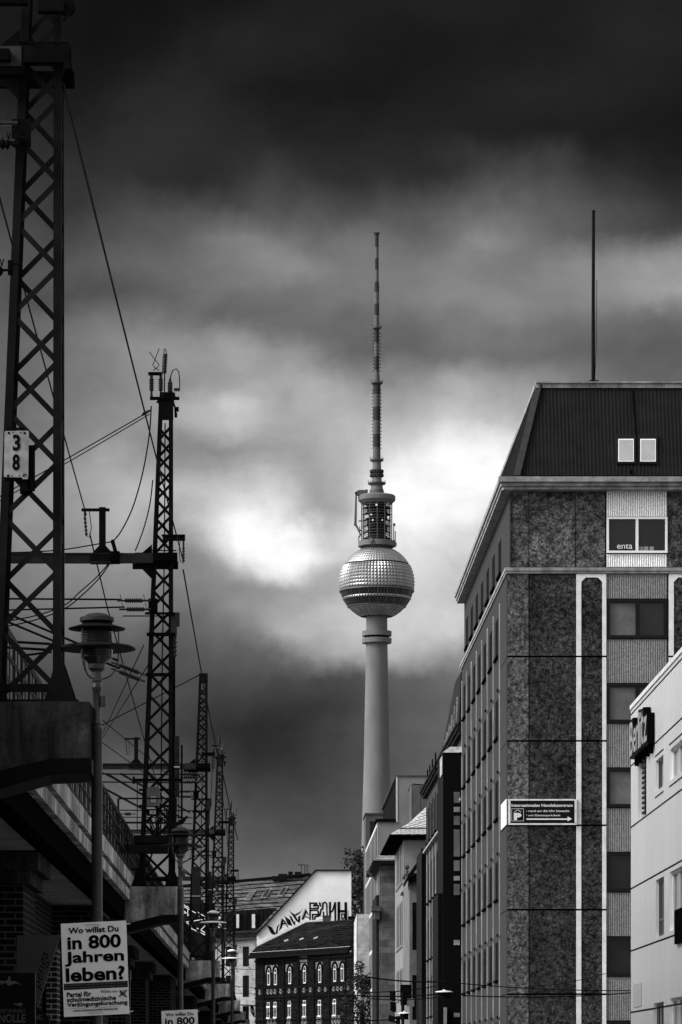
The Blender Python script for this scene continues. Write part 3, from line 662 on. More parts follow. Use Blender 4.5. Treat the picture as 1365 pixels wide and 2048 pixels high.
# ================= shop signs below the viaduct =================
t = thing('restaurant_sign', P(20, 2100, 40), 'black hanging restaurant sign reading RESTAURANT NOLLE, lower left corner', 'sign')
m = MB(); a, b = P(-40, 2120, 40), P(70.5, 1946, 40); m.box((a.x, 40, a.z), (b.x, 40.15, b.z)); m.build('panel', mat('black sign panel', .003, .6, spec=.1), t)
GR = mat('sign grey lettering', .09, .7, nscale=20, namp=.4)
def SG(cx, cy, d, dy=-.004): return P(cx/5.056, 1840 + cy/5.056, d + dy)
lettering('RESTAURANT', GR, t, (SG(-10, 900, 40), SG(262, 900, 40), SG(-10, 937, 40)), .0)
lettering('NOLLE', GR, t, (SG(-8, 950, 40), SG(260, 950, 40), SG(-8, 1037, 40)), .02)
m = MB()
m.prism([SG(135, 848, 40), SG(160, 838, 40), SG(180, 850, 40), SG(205, 835, 40), SG(240, 850, 40), SG(215, 862, 40), SG(225, 885, 40), SG(205, 870, 40), SG(175, 862, 40)], (0, -.003, 0))
m.prism([SG(5, 612, 40), SG(60, 618, 40), SG(85, 600, 40), SG(105, 612, 40), SG(160, 620, 40), SG(222, 655, 40), SG(160, 640, 40), SG(110, 660, 40), SG(85, 665, 40), SG(60, 635, 40), SG(8, 655, 40)], (0, -.003, 0))
m.prism([SG(88, 570, 40), SG(106, 570, 40), SG(108, 600, 40), SG(88, 602, 40)], (0, -.003, 0)); m.build('emblem', mat('emblem grey', .11, .7), t)
t = thing('hanging_sign', P(70, 2000, 44), 'grey slanted sign board with the handwritten word penga running up its edge', 'sign')
m = MB(); m.prism([SG(175, 155, 44), SG(612, 150, 44), SG(388, 868, 44), SG(168, 545, 44)], (0, .1, 0)); m.build('panel', mat('grey sign panel', .050, .7, nscale=3, namp=.15), t)
tl = SG(352, 705, 44, -.004); u_ = SG(505, 350, 44, -.004) - SG(395, 710, 44, -.004)
lettering('penga', INK, t, (SG(345, 690, 44), SG(440, 325, 44), SG(430, 715, 44)), -.008, shear=.3)
t = thing('shop_sign', P(80, 2060, 50), 'dark shop sign showing the letters NG below the grey slanted board', 'sign')
m = MB(); m.prism([SG(350, 850, 50), SG(500, 990, 50), SG(500, 1200, 50), SG(350, 1200, 50)], (0, .1, 0)); m.build('panel', mat('dark sign panel', .010, .6), t)
lettering('NG', GR, t, (SG(352, 955, 50), SG(430, 955, 50), SG(352, 1010, 50)), .02)
# brick buttresses with pale joints, left edge and behind the poster
BRK2 = mat('pale jointed brick', .03, .9, kind='brick', p=(.012, .022, .20, .3, .085, .010), bump=.3)
m = MB(); m.box((px(-30, 46), 46, 0), (px(30, 46), 46.9, pz(1846, 46))); solo('brick_pillar', m, BRK2, (px(0, 46), 46, 0), 'brick pillar with pale joints at the far left edge', 'pillar', 'brick pillars under the viaduct')
m = MB(); m.box((px(93, 56), 56, 0), (px(114, 56), 56.9, pz(1892, 56))); solo('brick_pillar', m, BRK2, (px(103, 56), 56, 0), 'narrow brick pillar with pale joints just left of the large poster', 'pillar', 'brick pillars under the viaduct')

# ================= overhead cables =================
GC = 'overhead railway cables'
def cb(pts, r, label, sag=0, name='overhead_cable', group=GC): return cable(name, [P(*p_) for p_ in pts], r, label, 'cable', group, sag)
m2y, m3y, m4y, m5y = MY[1] + .1, MY[2] + .1, MY[3] + .1, MY[4] + .1
cb([(127, 168, 31.7), (366, 1118, m2y)], .012, 'thick dark cable falling steeply from the nearest mast to the bracket of the second', .06)
cb([(367, 1140, m2y), (435, 1508, m3y)], .015, 'thick dark cable running from the second mast bracket down to the plain capped mast', .1)
cb([(438, 1508, m3y), (476, 1680, m4y + 18)], .022, 'dark cable descending beside the farthest masts', .1)
cb([(-60, 170, 36), (173, 1030, m2y)], .012, 'cable dropping behind the nearest mast to the hanger post insulator', .05)
cb([(180, 1068, m2y), (215, 1215, 72), (285, 1466, 90), (330, 1620, 107)], .014, 'cable running down from the hanger post behind the nearest street lamp')
cb([(300, 822, m2y), (-160, 1081, m2y)], .011, 'upper strand of the long double stay from the second mast to the left', .02)
cb([(300, 828, m2y), (-160, 1090, m2y)], .010, 'lower strand of the long double stay from the second mast to the left', .03)
cb([(401, 1349, m3y), (345, 1378, m3y), (205, 1450, m3y), (-60, 1590, m3y)], .018, 'stay running left from the top of the plain capped mast')
m = MB(); m.tube([P(303, 820, m2y), P(296, 823, m2y), P(289, 827, m2y), P(283, 832, m2y)], [.01, .03, .035, .01]); solo('stay_insulator', m, PORC, P(300, 822, m2y), 'small black insulator in the stay beside the top of the second mast', 'insulator')
def curve(pts, n=18):      # smooth through pixel points
    out = []
    for i in range(len(pts) - 1):
        p0 = Vector(pts[max(i-1, 0)]); p1 = Vector(pts[i]); p2 = Vector(pts[i+1]); p3 = Vector(pts[min(i+2, len(pts)-1)])
        for k in range(6):
            t_ = k/6; out.append(tuple(.5*((2*p1) + (p2-p0)*t_ + (2*p0-5*p1+4*p2-p3)*t_**2 + (3*p1-p0-3*p2+p3)*t_**3)))
    out.append(pts[-1]); return out
cb(curve([(303, 812, m2y-.1), (299, 870, m2y-.1), (286, 945, m2y-.1), (266, 1015, m2y-.1), (243, 1062, m2y-.1), (226, 1083, m2y-.1)]), .013, 'slack jumper cable curving from the second mast head to the roller on its crossarm')
cb(curve([(306, 960, m2y-.1), (300, 1010, m2y-.1), (287, 1060, m2y-.1), (271, 1102, m2y-.1)]), .012, 'shorter slack jumper cable curving down to the crossarm beside the second mast')
cb(curve([(226, 1083, m2y-.1), (190, 1089, m2y-.1), (128, 1099, m2y-.1), (60, 1104, m2y-.1), (-40, 1106, m2y-.1)]), .012, 'thin cable leaving the roller and running left above the crossarm')
cb(curve([(222, 1124, m2y), (200, 1155, m2y), (165, 1190, m2y), (128, 1218, m2y), (60, 1243, m2y), (-40, 1262, m2y)]), .012, 'thin cable sweeping down left from under the crossarm')
cb(curve([(220, 1124, m2y+.2), (196, 1152, m2y+.2), (160, 1184, m2y+.2), (128, 1211, m2y+.2), (60, 1234, m2y+.2), (-40, 1250, m2y+.2)]), .012, 'upper one of the twin thin cables sweeping left from under the crossarm')
cb([(244, 1199, m2y), (-60, 1197, m2y)], .018, 'upper tension rod leading left from the insulator pair')
cb([(250, 1214, m2y), (-60, 1222, m2y)], .016, 'lower tension rod leading left from the insulator pair')
cb([(238, 1322, m2y), (60, 1246, m2y), (-60, 1195, m2y)], .022, 'upper slanted strut leading up left behind the nearest lamp head')
cb([(240, 1337, m2y), (60, 1262, m2y), (-60, 1212, m2y)], .022, 'lower slanted strut leading up left behind the nearest lamp head')
cb([(288, 1290, m2y), (200, 1480, 90)], .011, 'thin wire falling left from the roller at the second mast')
cb([(300, 1325, m2y), (205, 1477, 92)], .011, 'second thin wire falling left below the slanted insulators')
for i, (a_, b_) in enumerate((((0, 1300), (101, 1295)), ((0, 1315), (101, 1318)), ((40, 1311), (101, 1304)))): pass
cb([(-40, 1280, 75), (101, 1288, 75)], .03, 'upper cantilever tube seen through the nearest mast'); cb([(-40, 1292, 75), (101, 1300, 75)], .03, 'middle cantilever tube seen through the nearest mast'); cb([(40, 1312, 75), (104, 1304, 75)], .026, 'lower cantilever tube seen through the nearest mast')
tx = ['first', 'second', 'third', 'fourth', 'fifth', 'sixth']
for i, (a_, b_, r) in enumerate((((205, 1545), (345, 1620), .02), ((215, 1548), (370, 1640), .03), ((243, 1548), (380, 1625), .03), ((205, 1575), (380, 1668), .03), ((205, 1440), (350, 1560), .012), ((205, 1485), (350, 1590), .012))):
    cb([(*a_, 85), (*b_, 118)], r, 'slanting contact wire behind the second mast, %s from the top' % tx[i])
for i, (Y, r) in enumerate(((1548, .02), (1564, .02), (1620, .016), (1634, .014), (1646, .012))):
    cb([(205, Y, 100), (385, Y + 1.5, 104)], r, 'level cross wire between second and third mast, %s from the top' % tx[i])
for i, (X, Y0, Y1) in enumerate(((275, 1560, 1660), (350, 1560, 1700), (364, 1490, 1640), (358, 1500, 1690), (330, 1600, 1690))):
    cb([(X, Y0, 99), (X, Y1, 99)], .03 if i in (1, 2) else .014, 'upright rod between second and third mast, %s of five' % tx[i])
for i, (a_, b_) in enumerate((((367, 1738), (385, 1752)), ((366, 1742), (420, 1775)), ((367, 1725), (414, 1700)), ((366, 1668), (412, 1680)), ((366, 1760), (470, 1763)), ((373, 1700), (415, 1692)))):
    cb([(*a_, 116), (*b_, 130)], .024, 'short wire crossing the legs of the plain capped mast, %s of six' % tx[i])
cb(curve([(444, 1585, 150), (452, 1640, 150), (456, 1690, 150), (460, 1740, 150)]), .016, 'thin cable hanging between the two farthest masts')
cb([(427, 1500, m3y), (421, 1620, m3y + 8)], .012, 'thin pair cable beside the plain capped mast, falling to its right')

def rayp(X, Y, p0, n):
    d = Vector(((X - VX) / F, 1, (HY - Y) / F)); c = Vector((0, 0, EYE)); n = Vector(n)
    return c + d * ((Vector(p0) - c).dot(n) / d.dot(n))
# ================= office block on the right =================
D = 136.0
of = thing('office_building', (9.08, 136, 0), 'tall office block with dark pebble panels and corrugated black mansard roof', 'building')
FF = Fac((9.08, 136), (1, 0), (0, -1)); FS = Fac((9.08, 136), (0, 1), (-1, 0))
def U(X): return px(X, D) - 9.08
def Z(Y): return pz(Y, D)
WR = [(18.37 - 3.28*k, 19.90 - 3.28*k) for k in range(6)]     # window rows of the main storeys
SEAM = [Z(1313) - 3.28*k for k in range(6)]
m = MB(); m.box((9.5, 136.4, 0), (31, 168.6, 24.2)); m.build('core', JOINT, of)
m = MB(); FF.box(m, 0, 22, 0, 20.95, -.4, -.19); FF.box(m, .12, 22, 20.96, 24.2, -.4, -.17); m.build('backing_wall', JOINT, of)
# side wall with window openings
cols = [(142.5 + 4.02*k - 136 - .95, 142.5 + 4.02*k - 136 + .95) for k in range(7)]
holes = [(a, b, c, d) for a, b in cols for c, d in WR if c > 0]
m = MB(); FS.wall(m, 0.02, 33, 0, 20.95, holes, .09); m.build('side_wall', GRANS, of)
m = MB(); fs2 = Fac((9.2, 136), (0, 1), (-1, 0)); up = [(a, b, 21.72, 23.1) for a, b in cols]; fs2.wall(m, 0.02, 33, 20.9, 24.2, up, .09); m.build('upper_side_wall', GRANS, of)
for f_, hs in ((FS, holes), (fs2, up)):
    for a, b, c, d in hs:
        w = window(of, f_, a, b, c, d, rec=.055, fw=.06, fm=DFRAME, gm=SIDEG, mull=(.5,), fd=.03)
m = MB()
for a, b, c, d in holes: FS.box(m, a - .08, b + .08, c - .10, c - .002, -.05, .09)
for a, b, c, d in up: fs2.box(m, a - .08, b + .08, c - .10, c - .002, -.05, .10)
m.pieces('window_sill', BLACKM, of)
m = MB(); mk = MB(); md = MB()
for k in range(8):
    c = 140.45 + 4.02*k - 136
    FS.box(m, c - .09, c + .09, 0, 20.2, 0.001, .035); FS.poly(m, [(c - .09, 20.2), (c + .09, 20.2), (c + .05, 20.32), (c - .05, 20.32)], .001, .035)
    FS.box(md, c + .12, c + .20, 0, 20.3, .001, .03)
    for s_ in SEAM: FS.box(mk, c - .13, c + .13, s_ - .9, s_ - .78, .08, .13)
m.pieces('fin', FINM, of); md.build('fin_joints', JOINT, of); mk.pieces('wall_bracket', BLACKM, of)
m = MB()
for s_ in SEAM: FS.box(m, .03, 4.2, s_ - .02, s_ + .02, .001, .006)
m.build('joint_lines', JOINT, of)
# front cladding
bays = [0, 3.595, 7.19, 10.785, 14.38, 17.975]
rows = [(Z(1311.6), Z(1148))] + [(SEAM[k+1] + .035, SEAM[k] - .035) for k in range(5)] + [(.3, SEAM[5] - .035)]
rows[0] = (SEAM[0] + .035, Z(1148))
ml, mdk, mw_, mup = MB(), MB(), MB(), MB()
for i, (z0, z1) in enumerate(rows):
    FF.box(ml, 0, U(1057.5), z0, z1, -.055, 0)
    FF.box(mdk, U(1059.5), U(1152), z0, z1, -.055, 0)
    for b in bays:
        a0, a1, a2, a3 = U(1153) + b, U(1163) + b, U(1205) + b, U(1213) + b
        if a3 > 21.5: continue
        if i == 0:
            ch = .17; zt = Z(1155)
            FF.poly(mw_, [(a0, z0), (a1, z0), (a1, zt - ch), (a1 + ch, zt), (a2 - ch, zt), (a2, zt - ch), (a2, z0), (a3, z0), (a3, z1), (a0, z1)], -.055, .02)
            FF.poly(mdk, [(a1 + .002, z0), (a2 - .002, z0), (a2 - .002, zt - ch), (a2 - ch, zt - .002), (a1 + ch, zt - .002), (a1 + .002, zt - ch)], -.055, -.01)
        else:
            FF.box(mw_, a0, a1, z0, z1, -.055, .02); FF.box(mdk, a1 + .002, a2 - .002, z0, z1, -.055, -.01); FF.box(mw_, a2, a3, z0, z1, -.055, .02)
for a, b, mm_ in ((1022, 1058, mup), (1059.5, 1151, mup), (1152.5, 1211, mup)): FF.box(mm_, U(a), U(b), Z(1133), Z(983), -.16, -.10)
for b in bays:
    a, c = U(1337) + b, U(1396) + b
    FF.box(mup, a, c, Z(1133), Z(983), -.16, -.10)
ml.pieces('wall_panel', GRANL, of); mup.pieces('wall_panel', GRANU, of); mdk.pieces('wall_panel', GRAN, of); mw_.pieces('white_strip', WHITE, of)
wc = [(U(1214.5) + b, U(1335) + b) for b in bays if U(1335) + b < 21.9]
for j, (a, b) in enumerate(wc):
    tops = Z(1148)
    for k, (c, d) in enumerate(WR):
        if c < 0: continue
        s = MB(); FF.box(s, a, b, d + .03, tops, -.10, -.03); s.build('spandrel', RIB, of)
        gm = [GLASS2, GLASS]
        if k in (0, 1) and j == 0: gm = [SHEET2 if 'SHEET2' in globals() else GLASS2, GLASS]
        if k >= 3: gm = [GLASS, GLASS]
        window(of, FF, a - .01, b + .01, c, d, rec=.12, fw=.13, fm=DFRAME, gms=gm, mull=(.51,), fd=.14, gm=GLASS)
        tops = c - .03
    s = MB(); FF.box(s, a, b, 23.13, Z(980), -.16, -.08); s.build('spandrel', RIB2, of); s = MB(); FF.box(s, a, b, Z(1133), 21.66, -.16, -.08); s.build('spandrel', RIB2, of)
    w = window(of, FF, a - .01, b + .01, 21.70, 23.10, rec=.10, fw=.085, fm=WFRAME, gm=GLASS, mull=(.5,), fd=.10, label='white framed double window' if j == 0 else None)
    if j == 0:
        tl = FF.pt(U(1235), Z(1087.5), -.075); tr = FF.pt(U(1265.5), Z(1087.5), -.075); bl = FF.pt(U(1235), Z(1096.7), -.075)
        lettering('enta', mat('window lettering', .7, .6), w, (tl, tr, bl), .0, depth=.01)
        tl = FF.pt(U(1223), Z(1088.5), -.075); tr = FF.pt(U(1234.3), Z(1088.5), -.075); bl = FF.pt(U(1223), Z(1096.7), -.075)
        lettering('av', mat('faded window lettering', .04, .6), w, (tl, tr, bl), .0, depth=.01)
        s = MB()
        for X in (1279, 1289, 1300): FF.box(s, U(X), U(X + 8.5), Z(1100.5), Z(1092.5), -.079, -.074)
        s.build('box_files', mat('binder grey', .22, .6), w)
# belt and cornice
m = MB()
FF.box(m, -.10, 22, Z(1142), Z(1135.5), -.3, .10); FF.box(m, -.06, 22, Z(1147), Z(1142) - .002, -.3, .06)
FS.box(m, .301, 33, Z(1142), Z(1135.5), -.1, .10); FS.box(m, .301, 33, Z(1147), Z(1142) - .002, -.1, .06); m.build('belt_course', CORN, of)
m = MB()
for z0, z1, o in ((24.10, 24.22, .42), (24.223, 24.36, .52), (24.363, 24.56, .64)):
    m.prism([(9.08 - o + .25, 136 - o, z0), (9.08 - o*.56, 136 - o + .30, z0), (9.08 - o*.56, 169.0, z0), (9.6, 169.0, z0), (9.6, 137, z0), (31, 137, z0), (31, 136 - o, z0)], (0, 0, z1 - z0))
m.build('cornice', CORN, of)
# mansard roof
E0 = Vector((9.42, 136.28, 24.56)); T0 = Vector((10.41, 137.5, 28.50))
m = MB(); m.add([E0, (31, E0.y, E0.z), (31, T0.y, T0.z), T0, (E0.x, 168.5, E0.z), (T0.x, 168.5, T0.z), (31, 168.5, E0.z), (31, 168.5, T0.z)], [(0,1,2,3), (0,3,5,4), (3,2,7,5), (4,5,7,6)])
rf = m.build('roof', ROOFM, of)
nf = Vector((0, -(T0.z - E0.z), T0.y - E0.y)).normalized()
m = MB(); x = 9.75; 
while x < 31:
    tb = max(0, (x - E0.x)/(T0.x - E0.x)); tb = min(tb, 1); a = Vector((x, E0.y, E0.z)); b = Vector((x, T0.y, T0.z)); b = a.lerp(b, tb); 
    if tb > .1: m.beam(a + nf*.012, b + nf*.012, .03, .03, up=nf)
    x += .145
y = 136.6; ns = Vector((-(T0.z - E0.z), 0, T0.x - E0.x)).normalized()
while y < 168.4:
    a = Vector((E0.x, y, E0.z)); b = Vector((T0.x, y, T0.z)); tb = min(1, max(.05, (y - E0.y)/(T0.y - E0.y))); m.beam(a + ns*.012, a.lerp(b, tb) + ns*.012, .06, .035, up=ns); y += .3
m.build('roof_ribs', mat('roof rib', .013, .5, nscale=2, namp=.4, spec=.1), of)
m = MB(); m.beam(E0 + Vector((.02, -.02, 0)), T0 + Vector((-.0, -.02, 0)), .34, .06, up=(-1, -1, .5)); m.beam(E0 + Vector((-.1, .5, 0)), T0 + Vector((-.06, .3, 0)), .2, .05, up=(-1, 0, .3)); m.build('hip_flashing', mat('hip flashing', .015, .5, nscale=4, namp=.3), of)
m = MB(); m.box((T0.x - .12, T0.y - .12, T0.z - .12), (31, T0.y + .2, T0.z + .06)); m.box((T0.x - .12, T0.y - .2, T0.z + .06), (31, T0.y + .3, T0.z + .12)); m.box((T0.x - .14, T0.y + .31, T0.z - .05), (T0.x + .1, 168.5, T0.z + .12)); m.build('roof_coping', CORN, of)
m = MB(); m.tube([(E0.x - .1, E0.y - .2, 24.66), (31, E0.y - .2, 24.66)], .07); m.beam(rayp(1266, 782, E0, nf) + nf*.03, rayp(1272, 870, E0, nf) + nf*.03, .08, .03, up=nf)
for X in (1262.5,): c = rayp(X, 945, E0, nf); m.tube([c, c + Vector((0, -.25, .05))], .05, 8)
m.build('gutter', BLACKM, of)
for X0, X1 in ((1233, 1271), (1277, 1315)):
    fr = MB()
    def sq(a, b, c, d, o0, o1): return [rayp(a, c, E0, nf) + nf*o0, rayp(b, c, E0, nf) + nf*o0, rayp(b, d, E0, nf) + nf*o0, rayp(a, d, E0, nf) + nf*o0], nf*(o1 - o0)
    q, v = sq(X0, X1, 871, 929, .0, .10); fr.prism(q, v); w = fr.build('roof_window', DFRAME, of)
    g = MB(); q, v = sq(X0 + 3.6, X1 - 3.6, 880.5, 925.5, .10, .115); g.prism(q, v); g.build('frame', WFRAME, w)
    g = MB(); q, v = sq(X0 + 5, X1 - 5, 882.5, 924, .115, .12); g.prism(q, v); g.build('pane', mat('roof window blind', .28, .3, nscale=1, namp=.15), w)
solo_pole = MB(); solo_pole.tube([P(1187, 768, 141), P(1187, 600, 141), P(1187.5, 424, 141)], [.08, .07, .065], 10); solo_pole.tube([P(1187.5, 424, 141), P(1187.5, 421, 141)], .07, 8); solo_pole.tube([P(1190, 764, 141), P(1193, 690, 141), P(1194, 560, 141)], .012); solo_pole.box(tuple(P(1179, 770, 140.8)), tuple(P(1196, 764, 141.2)))
solo('flagpole', solo_pole, STEEL, P(1187, 768, 141), 'bare black pole standing on the roof of the office block', 'pole')
# parking sign round the corner
t = thing('parking_sign', FF.pt(1.4, Z(1650), .1), 'black and white parking sign reading Internationales Handelszentrum on the office corner', 'sign')
def SX(cx): return 1000 + cx/7.583
def SY(cy): return 1580 + cy/7.583
def sb(m, x0, x1, y0, y1, o0, o1): FF.box(m, U(SX(x0)), U(SX(x1)), Z(SY(y1)), Z(SY(y0)), o0, o1)
WS = mat('sign white', .62, .5, nscale=2, namp=.08)
m = MB(); sb(m, 128, 1163, 140, 530, .02, .10); m.build('panel_frame', WS, t)
m = MB(); sb(m, 160, 1130, 163, 505, .10, .104); m.build('panel', mat('sign black', .008, .5), t)
def ST(s, x0, x1, y0, y1, b): lettering(s, WS, t, (FF.pt(U(SX(x0)), Z(SY(y0)), .107), FF.pt(U(SX(x1)), Z(SY(y0)), .107), FF.pt(U(SX(x0)), Z(SY(y1)), .107)), b)
ST('Internationales Handelszentrum', 176, 1103, 212, 258, .02); ST('rund um die Uhr bewacht', 433, 1053, 303, 337, .01); ST('mit Damenparkdeck', 433, 918, 373, 410, .01)
m = MB(); sb(m, 402, 411, 318, 328, .104, .108); sb(m, 402, 411, 377, 387, .104, .108); m.build('bullets', WS, t)
m = MB(); sb(m, 403, 1030, 434, 455, .104, .108); FF.poly(m, [(U(SX(a)), Z(SY(b))) for a, b in ((1025, 403), (1025, 478), (1092, 441))], .104, .1085); m.build('arrow', WS, t)
m = MB(); sb(m, 176, 361, 285, 290, .104, .108); sb(m, 176, 361, 470, 475, .104, .108); sb(m, 176, 181, 290, 470, .104, .108); sb(m, 356, 361, 290, 470, .104, .108)
FF.poly(m, [(U(SX(a)), Z(SY(b))) for a, b in ((208, 338), (268, 298), (326, 338), (318, 342), (268, 307), (216, 342))], .104, .108); m.build('parking_emblem', WS, t)
lettering('P', WS, t, (FF.pt(U(SX(210)), Z(SY(350)), .107), FF.pt(U(SX(326)), Z(SY(350)), .107), FF.pt(U(SX(210)), Z(SY(460)), .107)), .07)
m = MB(); FS.box(m, -.05, 3.0, Z(SY(530)), Z(SY(140)), .02, .06); m.build('side_panel', WS, t)
m = MB()
for X, Y in ((147, 152), (432, 149), (650, 147), (908, 147), (1136, 147), (143, 313), (1140, 320), (143, 508), (428, 515), (660, 516), (910, 514), (1138, 510)): sb(m, X - 4, X + 4, Y - 4, Y + 4, .10, .112)
m.build('bolts', JOINT, t)

# ================= pale panelled building, far right =================
BO = (8.55 + .0106*93.5, 93.5); FB = Fac(BO, (-.0106, -1), (-1, .0106))
bz = thing('panelled_building', (BO[0], BO[1], 0), 'pale glossy panelled building at the right edge carrying dark letters', 'building')
PANEL = mat('glossy pale panels', .90, .13, nscale=.35, namp=.05, bump=.2, bscale=1.1, spec=.2, stretch=(1, 1, .25))
LOUV = 'louvre'
wins = []
def bw_(X0, X1, Yt, Yb):
    u0, z1 = FB.pix(X0, Yt); _, z0 = FB.pix(X0, Yb); u1, _ = FB.pix(X1, Yt); return (u0, u1, z0, z1)
lv = bw_(1277, 1293.5, 1525, 1641); w1_ = bw_(1311.5, 1327, 1522.6, 1584); w2_ = bw_(1340, 1366, 1499.5, 1561.6); w3_ = bw_(1312, 1328.6, 1761, 1876); w4_ = bw_(1340, 1366, 1744.6, 1862.6); w5_ = bw_(1308, 1328, 2007, 2080); w6_ = bw_(1340, 1366, 1997, 2080)
more = [(w2_[0] + 3.2*k, w2_[1] + 3.2*k, w2_[2], w2_[3]) for k in (1, 2, 3)] + [(w4_[0] + 3.2*k, w4_[1] + 3.2*k, w4_[2], w4_[3]) for k in (1, 2, 3)]
hs = [lv, w1_, w2_, w3_, w4_, w5_, w6_] + more
m = MB(); FB.wall(m, 0, 34, 0, 11.25, hs, .16); FB.box(m, 0, 34, 0, .01, -9, -.17); m.add([FB.pt(0, 0), FB.pt(0, 0, -10), FB.pt(0, 11.25, -10), FB.pt(0, 11.25)], [(0,1,2,3)]); m.add([FB.pt(0, 11.25), FB.pt(34, 11.25), FB.pt(34, 11.25, -10), FB.pt(0, 11.25, -10)], [(0,1,2,3)]); m.add([FB.pt(34, 0), FB.pt(34, 0, -10), FB.pt(34, 11.25, -10), FB.pt(34, 11.25)], [(0,1,2,3)]); m.build('wall', PANEL, bz)
m = MB()
for z in (11.12, 9.75, 8.11, 6.47, 4.81, 3.17): FB.box(m, 0, 34, z - .022, z + .022, .001, .004)
for z, (a, b) in ((w1_[3] + .12, w1_[:2]), (w1_[2] - .14, w1_[:2]), (w2_[3] + .12, w2_[:2]), (w2_[2] - .14, w2_[:2])): FB.box(m, a - .1, b + .1, z - .02, z + .02, .001, .005)
m.build('joint_lines', JOINT, bz)
m = MB(); u = .62
while u < 34: FB.box(m, u - .008, u + .008, 0, 11.1, .0005, .003); u += .62
m.build('panel_joints', mat('thin joint', .50, .7), bz)
m = MB(); FB.box(m, -.03, 34, 11.25, 11.36, -.3, .03); m.build('parapet', WHITE, bz)
GF = mat('grey window frame', .10, .5)
for i, h in enumerate([w1_, w2_, w3_, w4_, w5_, w6_] + more): window(bz, FB, *h, rec=.14, fw=.06, fm=GF if i % 2 == 0 else WFRAME, gm=GLASS2 if i == 1 else GLASS, mull=(.45,) if i else (), bars=(.3,) if i in (2, 3) else (), fd=.06)
m = MB(); a, b, c, d = lv; FB.box(m, a, b, c, d, -.22, -.16)
z = c
while z < d: FB.poly(m, [(a + .4, z), (b, z), (b, z + .05), (a + .4, z + .05)], -.155, -.05); z += .13
m.build('louvre', STEEL, bz)
m = MB(); u0, z1 = FB.pix(1355, 1821); u1, z0 = FB.pix(1372, 1883); FB.box(m, u0, u1, z0, FB.pix(1355, 1821)[1], .01, .07); m.build('wall_box', BLACKM, bz)
m = MB(); u0, z0 = FB.pix(1268, 2015); u1, z1 = FB.pix(1284, 1965); FB.box(m, u0, u1, z0, z1, .004, .02); m.build('notice_plate', mat('notice plate', .5, .4), bz)
# sign letters
t = thing('wall_lettering', FB.pt(3, 9.7, .1), 'row of deep dark letters reading Berlitz on the pale panelled wall', 'sign')
LB = mat('letter faces', .30, .5); LSide = mat('letter sides', .002, .5)
fa = .20
ua, _ = FB.pix(1260, 1500, fa); ub, _ = FB.pix(1294, 1460, fa); tot = ub - ua
ws = [('B', 0, .19, .0, 1), ('e', .21, .36, 0, .72), ('r', .38, .49, 0, .72), ('l', .50, .57, 0, 1.04), ('i', .59, .66, 0, 1.0), ('t', .67, .80, 0, .98), ('z', .82, 1, 0, .72)]
for ch, a, b, lo, hi in ws:
    z0, zt = 9.83, 9.83 + .88*hi; u0, u1 = ua + tot*a, ua + tot*b
    s = MB(); FB.box(s, u0 - .04, u1 + .04, z0 - .06, zt + .06, .015, fa - .003); lo_ = s.build('letter_box', LSide, t)
    lettering(ch, LB, lo_, (FB.pt(u0, zt, fa), FB.pt(u1, zt, fa), FB.pt(u0, z0, fa)), .01, depth=.01, name='letter')
m = MB()
for i in range(5): FB.box(m, ua + tot*(.1 + .2*i), ua + tot*(.1 + .2*i) + .12, 9.55, 9.77, .01, .12)
m.pieces('bracket', BLACKM, t)

# ================= added block, out of view, put in to shade the foot of the panelled building =================
ob = thing('shading_block', (-22, 74, 0), 'tall plain unseen block, added at the left to shade the panelled building', 'building')
FO = Fac((-16, 52), (0, 1), (1, 0)); m = MB(); oh = [(2 + 4*k, 3.8 + 4*k, 1.5 + 3.2*j, 3.2 + 3.2*j) for k in range(11) for j in range(8)]
FO.wall(m, 0, 46, 0, 31, oh, .2); m.box((-30, 52, 0), (-16.2, 98, 31)); m.build('wall', mat('block render', .2, .85, nscale=.3, namp=.2), ob)
m = MB()
for a, b, c, d in oh: FO.box(m, a, b, c, d, -.19, -.15)
m.build('panes', GLASS, ob)

# ================= dark building with bay =================
db = thing('bay_building', (9.25, 170, 0), 'dark grey building with a black projecting bay and steep roof beyond the office block', 'building')
FD = Fac((9.25, 169.6), (0, 1), (-1, 0))
dcols = [(12.5 + 3.75*k, 14.2 + 3.75*k) for k in range(8)]; drows = [(15.1, 17.2), (11.5, 13.9), (8.1, 10.5), (4.7, 7.1), (1, 3.5)]
dh = [(a, b, c, d) for a, b in dcols for c, d in drows]
m = MB(); FD.wall(m, 0, 42.5, 0, 18.1, dh, .10); m.add([FD.pt(42.5, 0), FD.pt(42.5, 0, -8), FD.pt(42.5, 18.1, -8), FD.pt(42.5, 18.1)], [(0,1,2,3)]); m.build('wall', mat('grey render', .040, .85, nscale=1.5, namp=.35), db)
for h in dh: window(db, FD, *h, rec=.055, fw=.06, fm=DFRAME, gm=SIDEG, fd=.03)
m = MB()
for a, b, c, d in dh: FD.box(m, a - .06, b + .06, c - .08, c - .002, -.02, .14)
m.pieces('window_sill', BLACKM, db)
m = MB(); mt = MB()
for k in range(9): c = 11.45 + 3.75*k; FD.box(m, c - .12, c + .12, 0, 14.6, .001, .04); FD.box(mt, c - .12, c + .12, 14.9, 17.4, .001, .06)
m.pieces('fin', FINM, db); mt.pieces('fin', GRANS, db)
m = MB(); FD.box(m, 0, 42.6, 14.66, 14.78, .001, .22); m.build('belt_course', CORN, db)
m = MB(); FD.box(m, 1, 42.9, 18.0, 18.16, -.3, .22); FD.box(m, 1, 43, 18.163, 18.32, -.3, .32); FD.box(m, 1, 43.1, 18.323, 18.45, -.3, .40); m.build('cornice', mat('dark cornice', .015, .7, nscale=2, namp=.4), db)
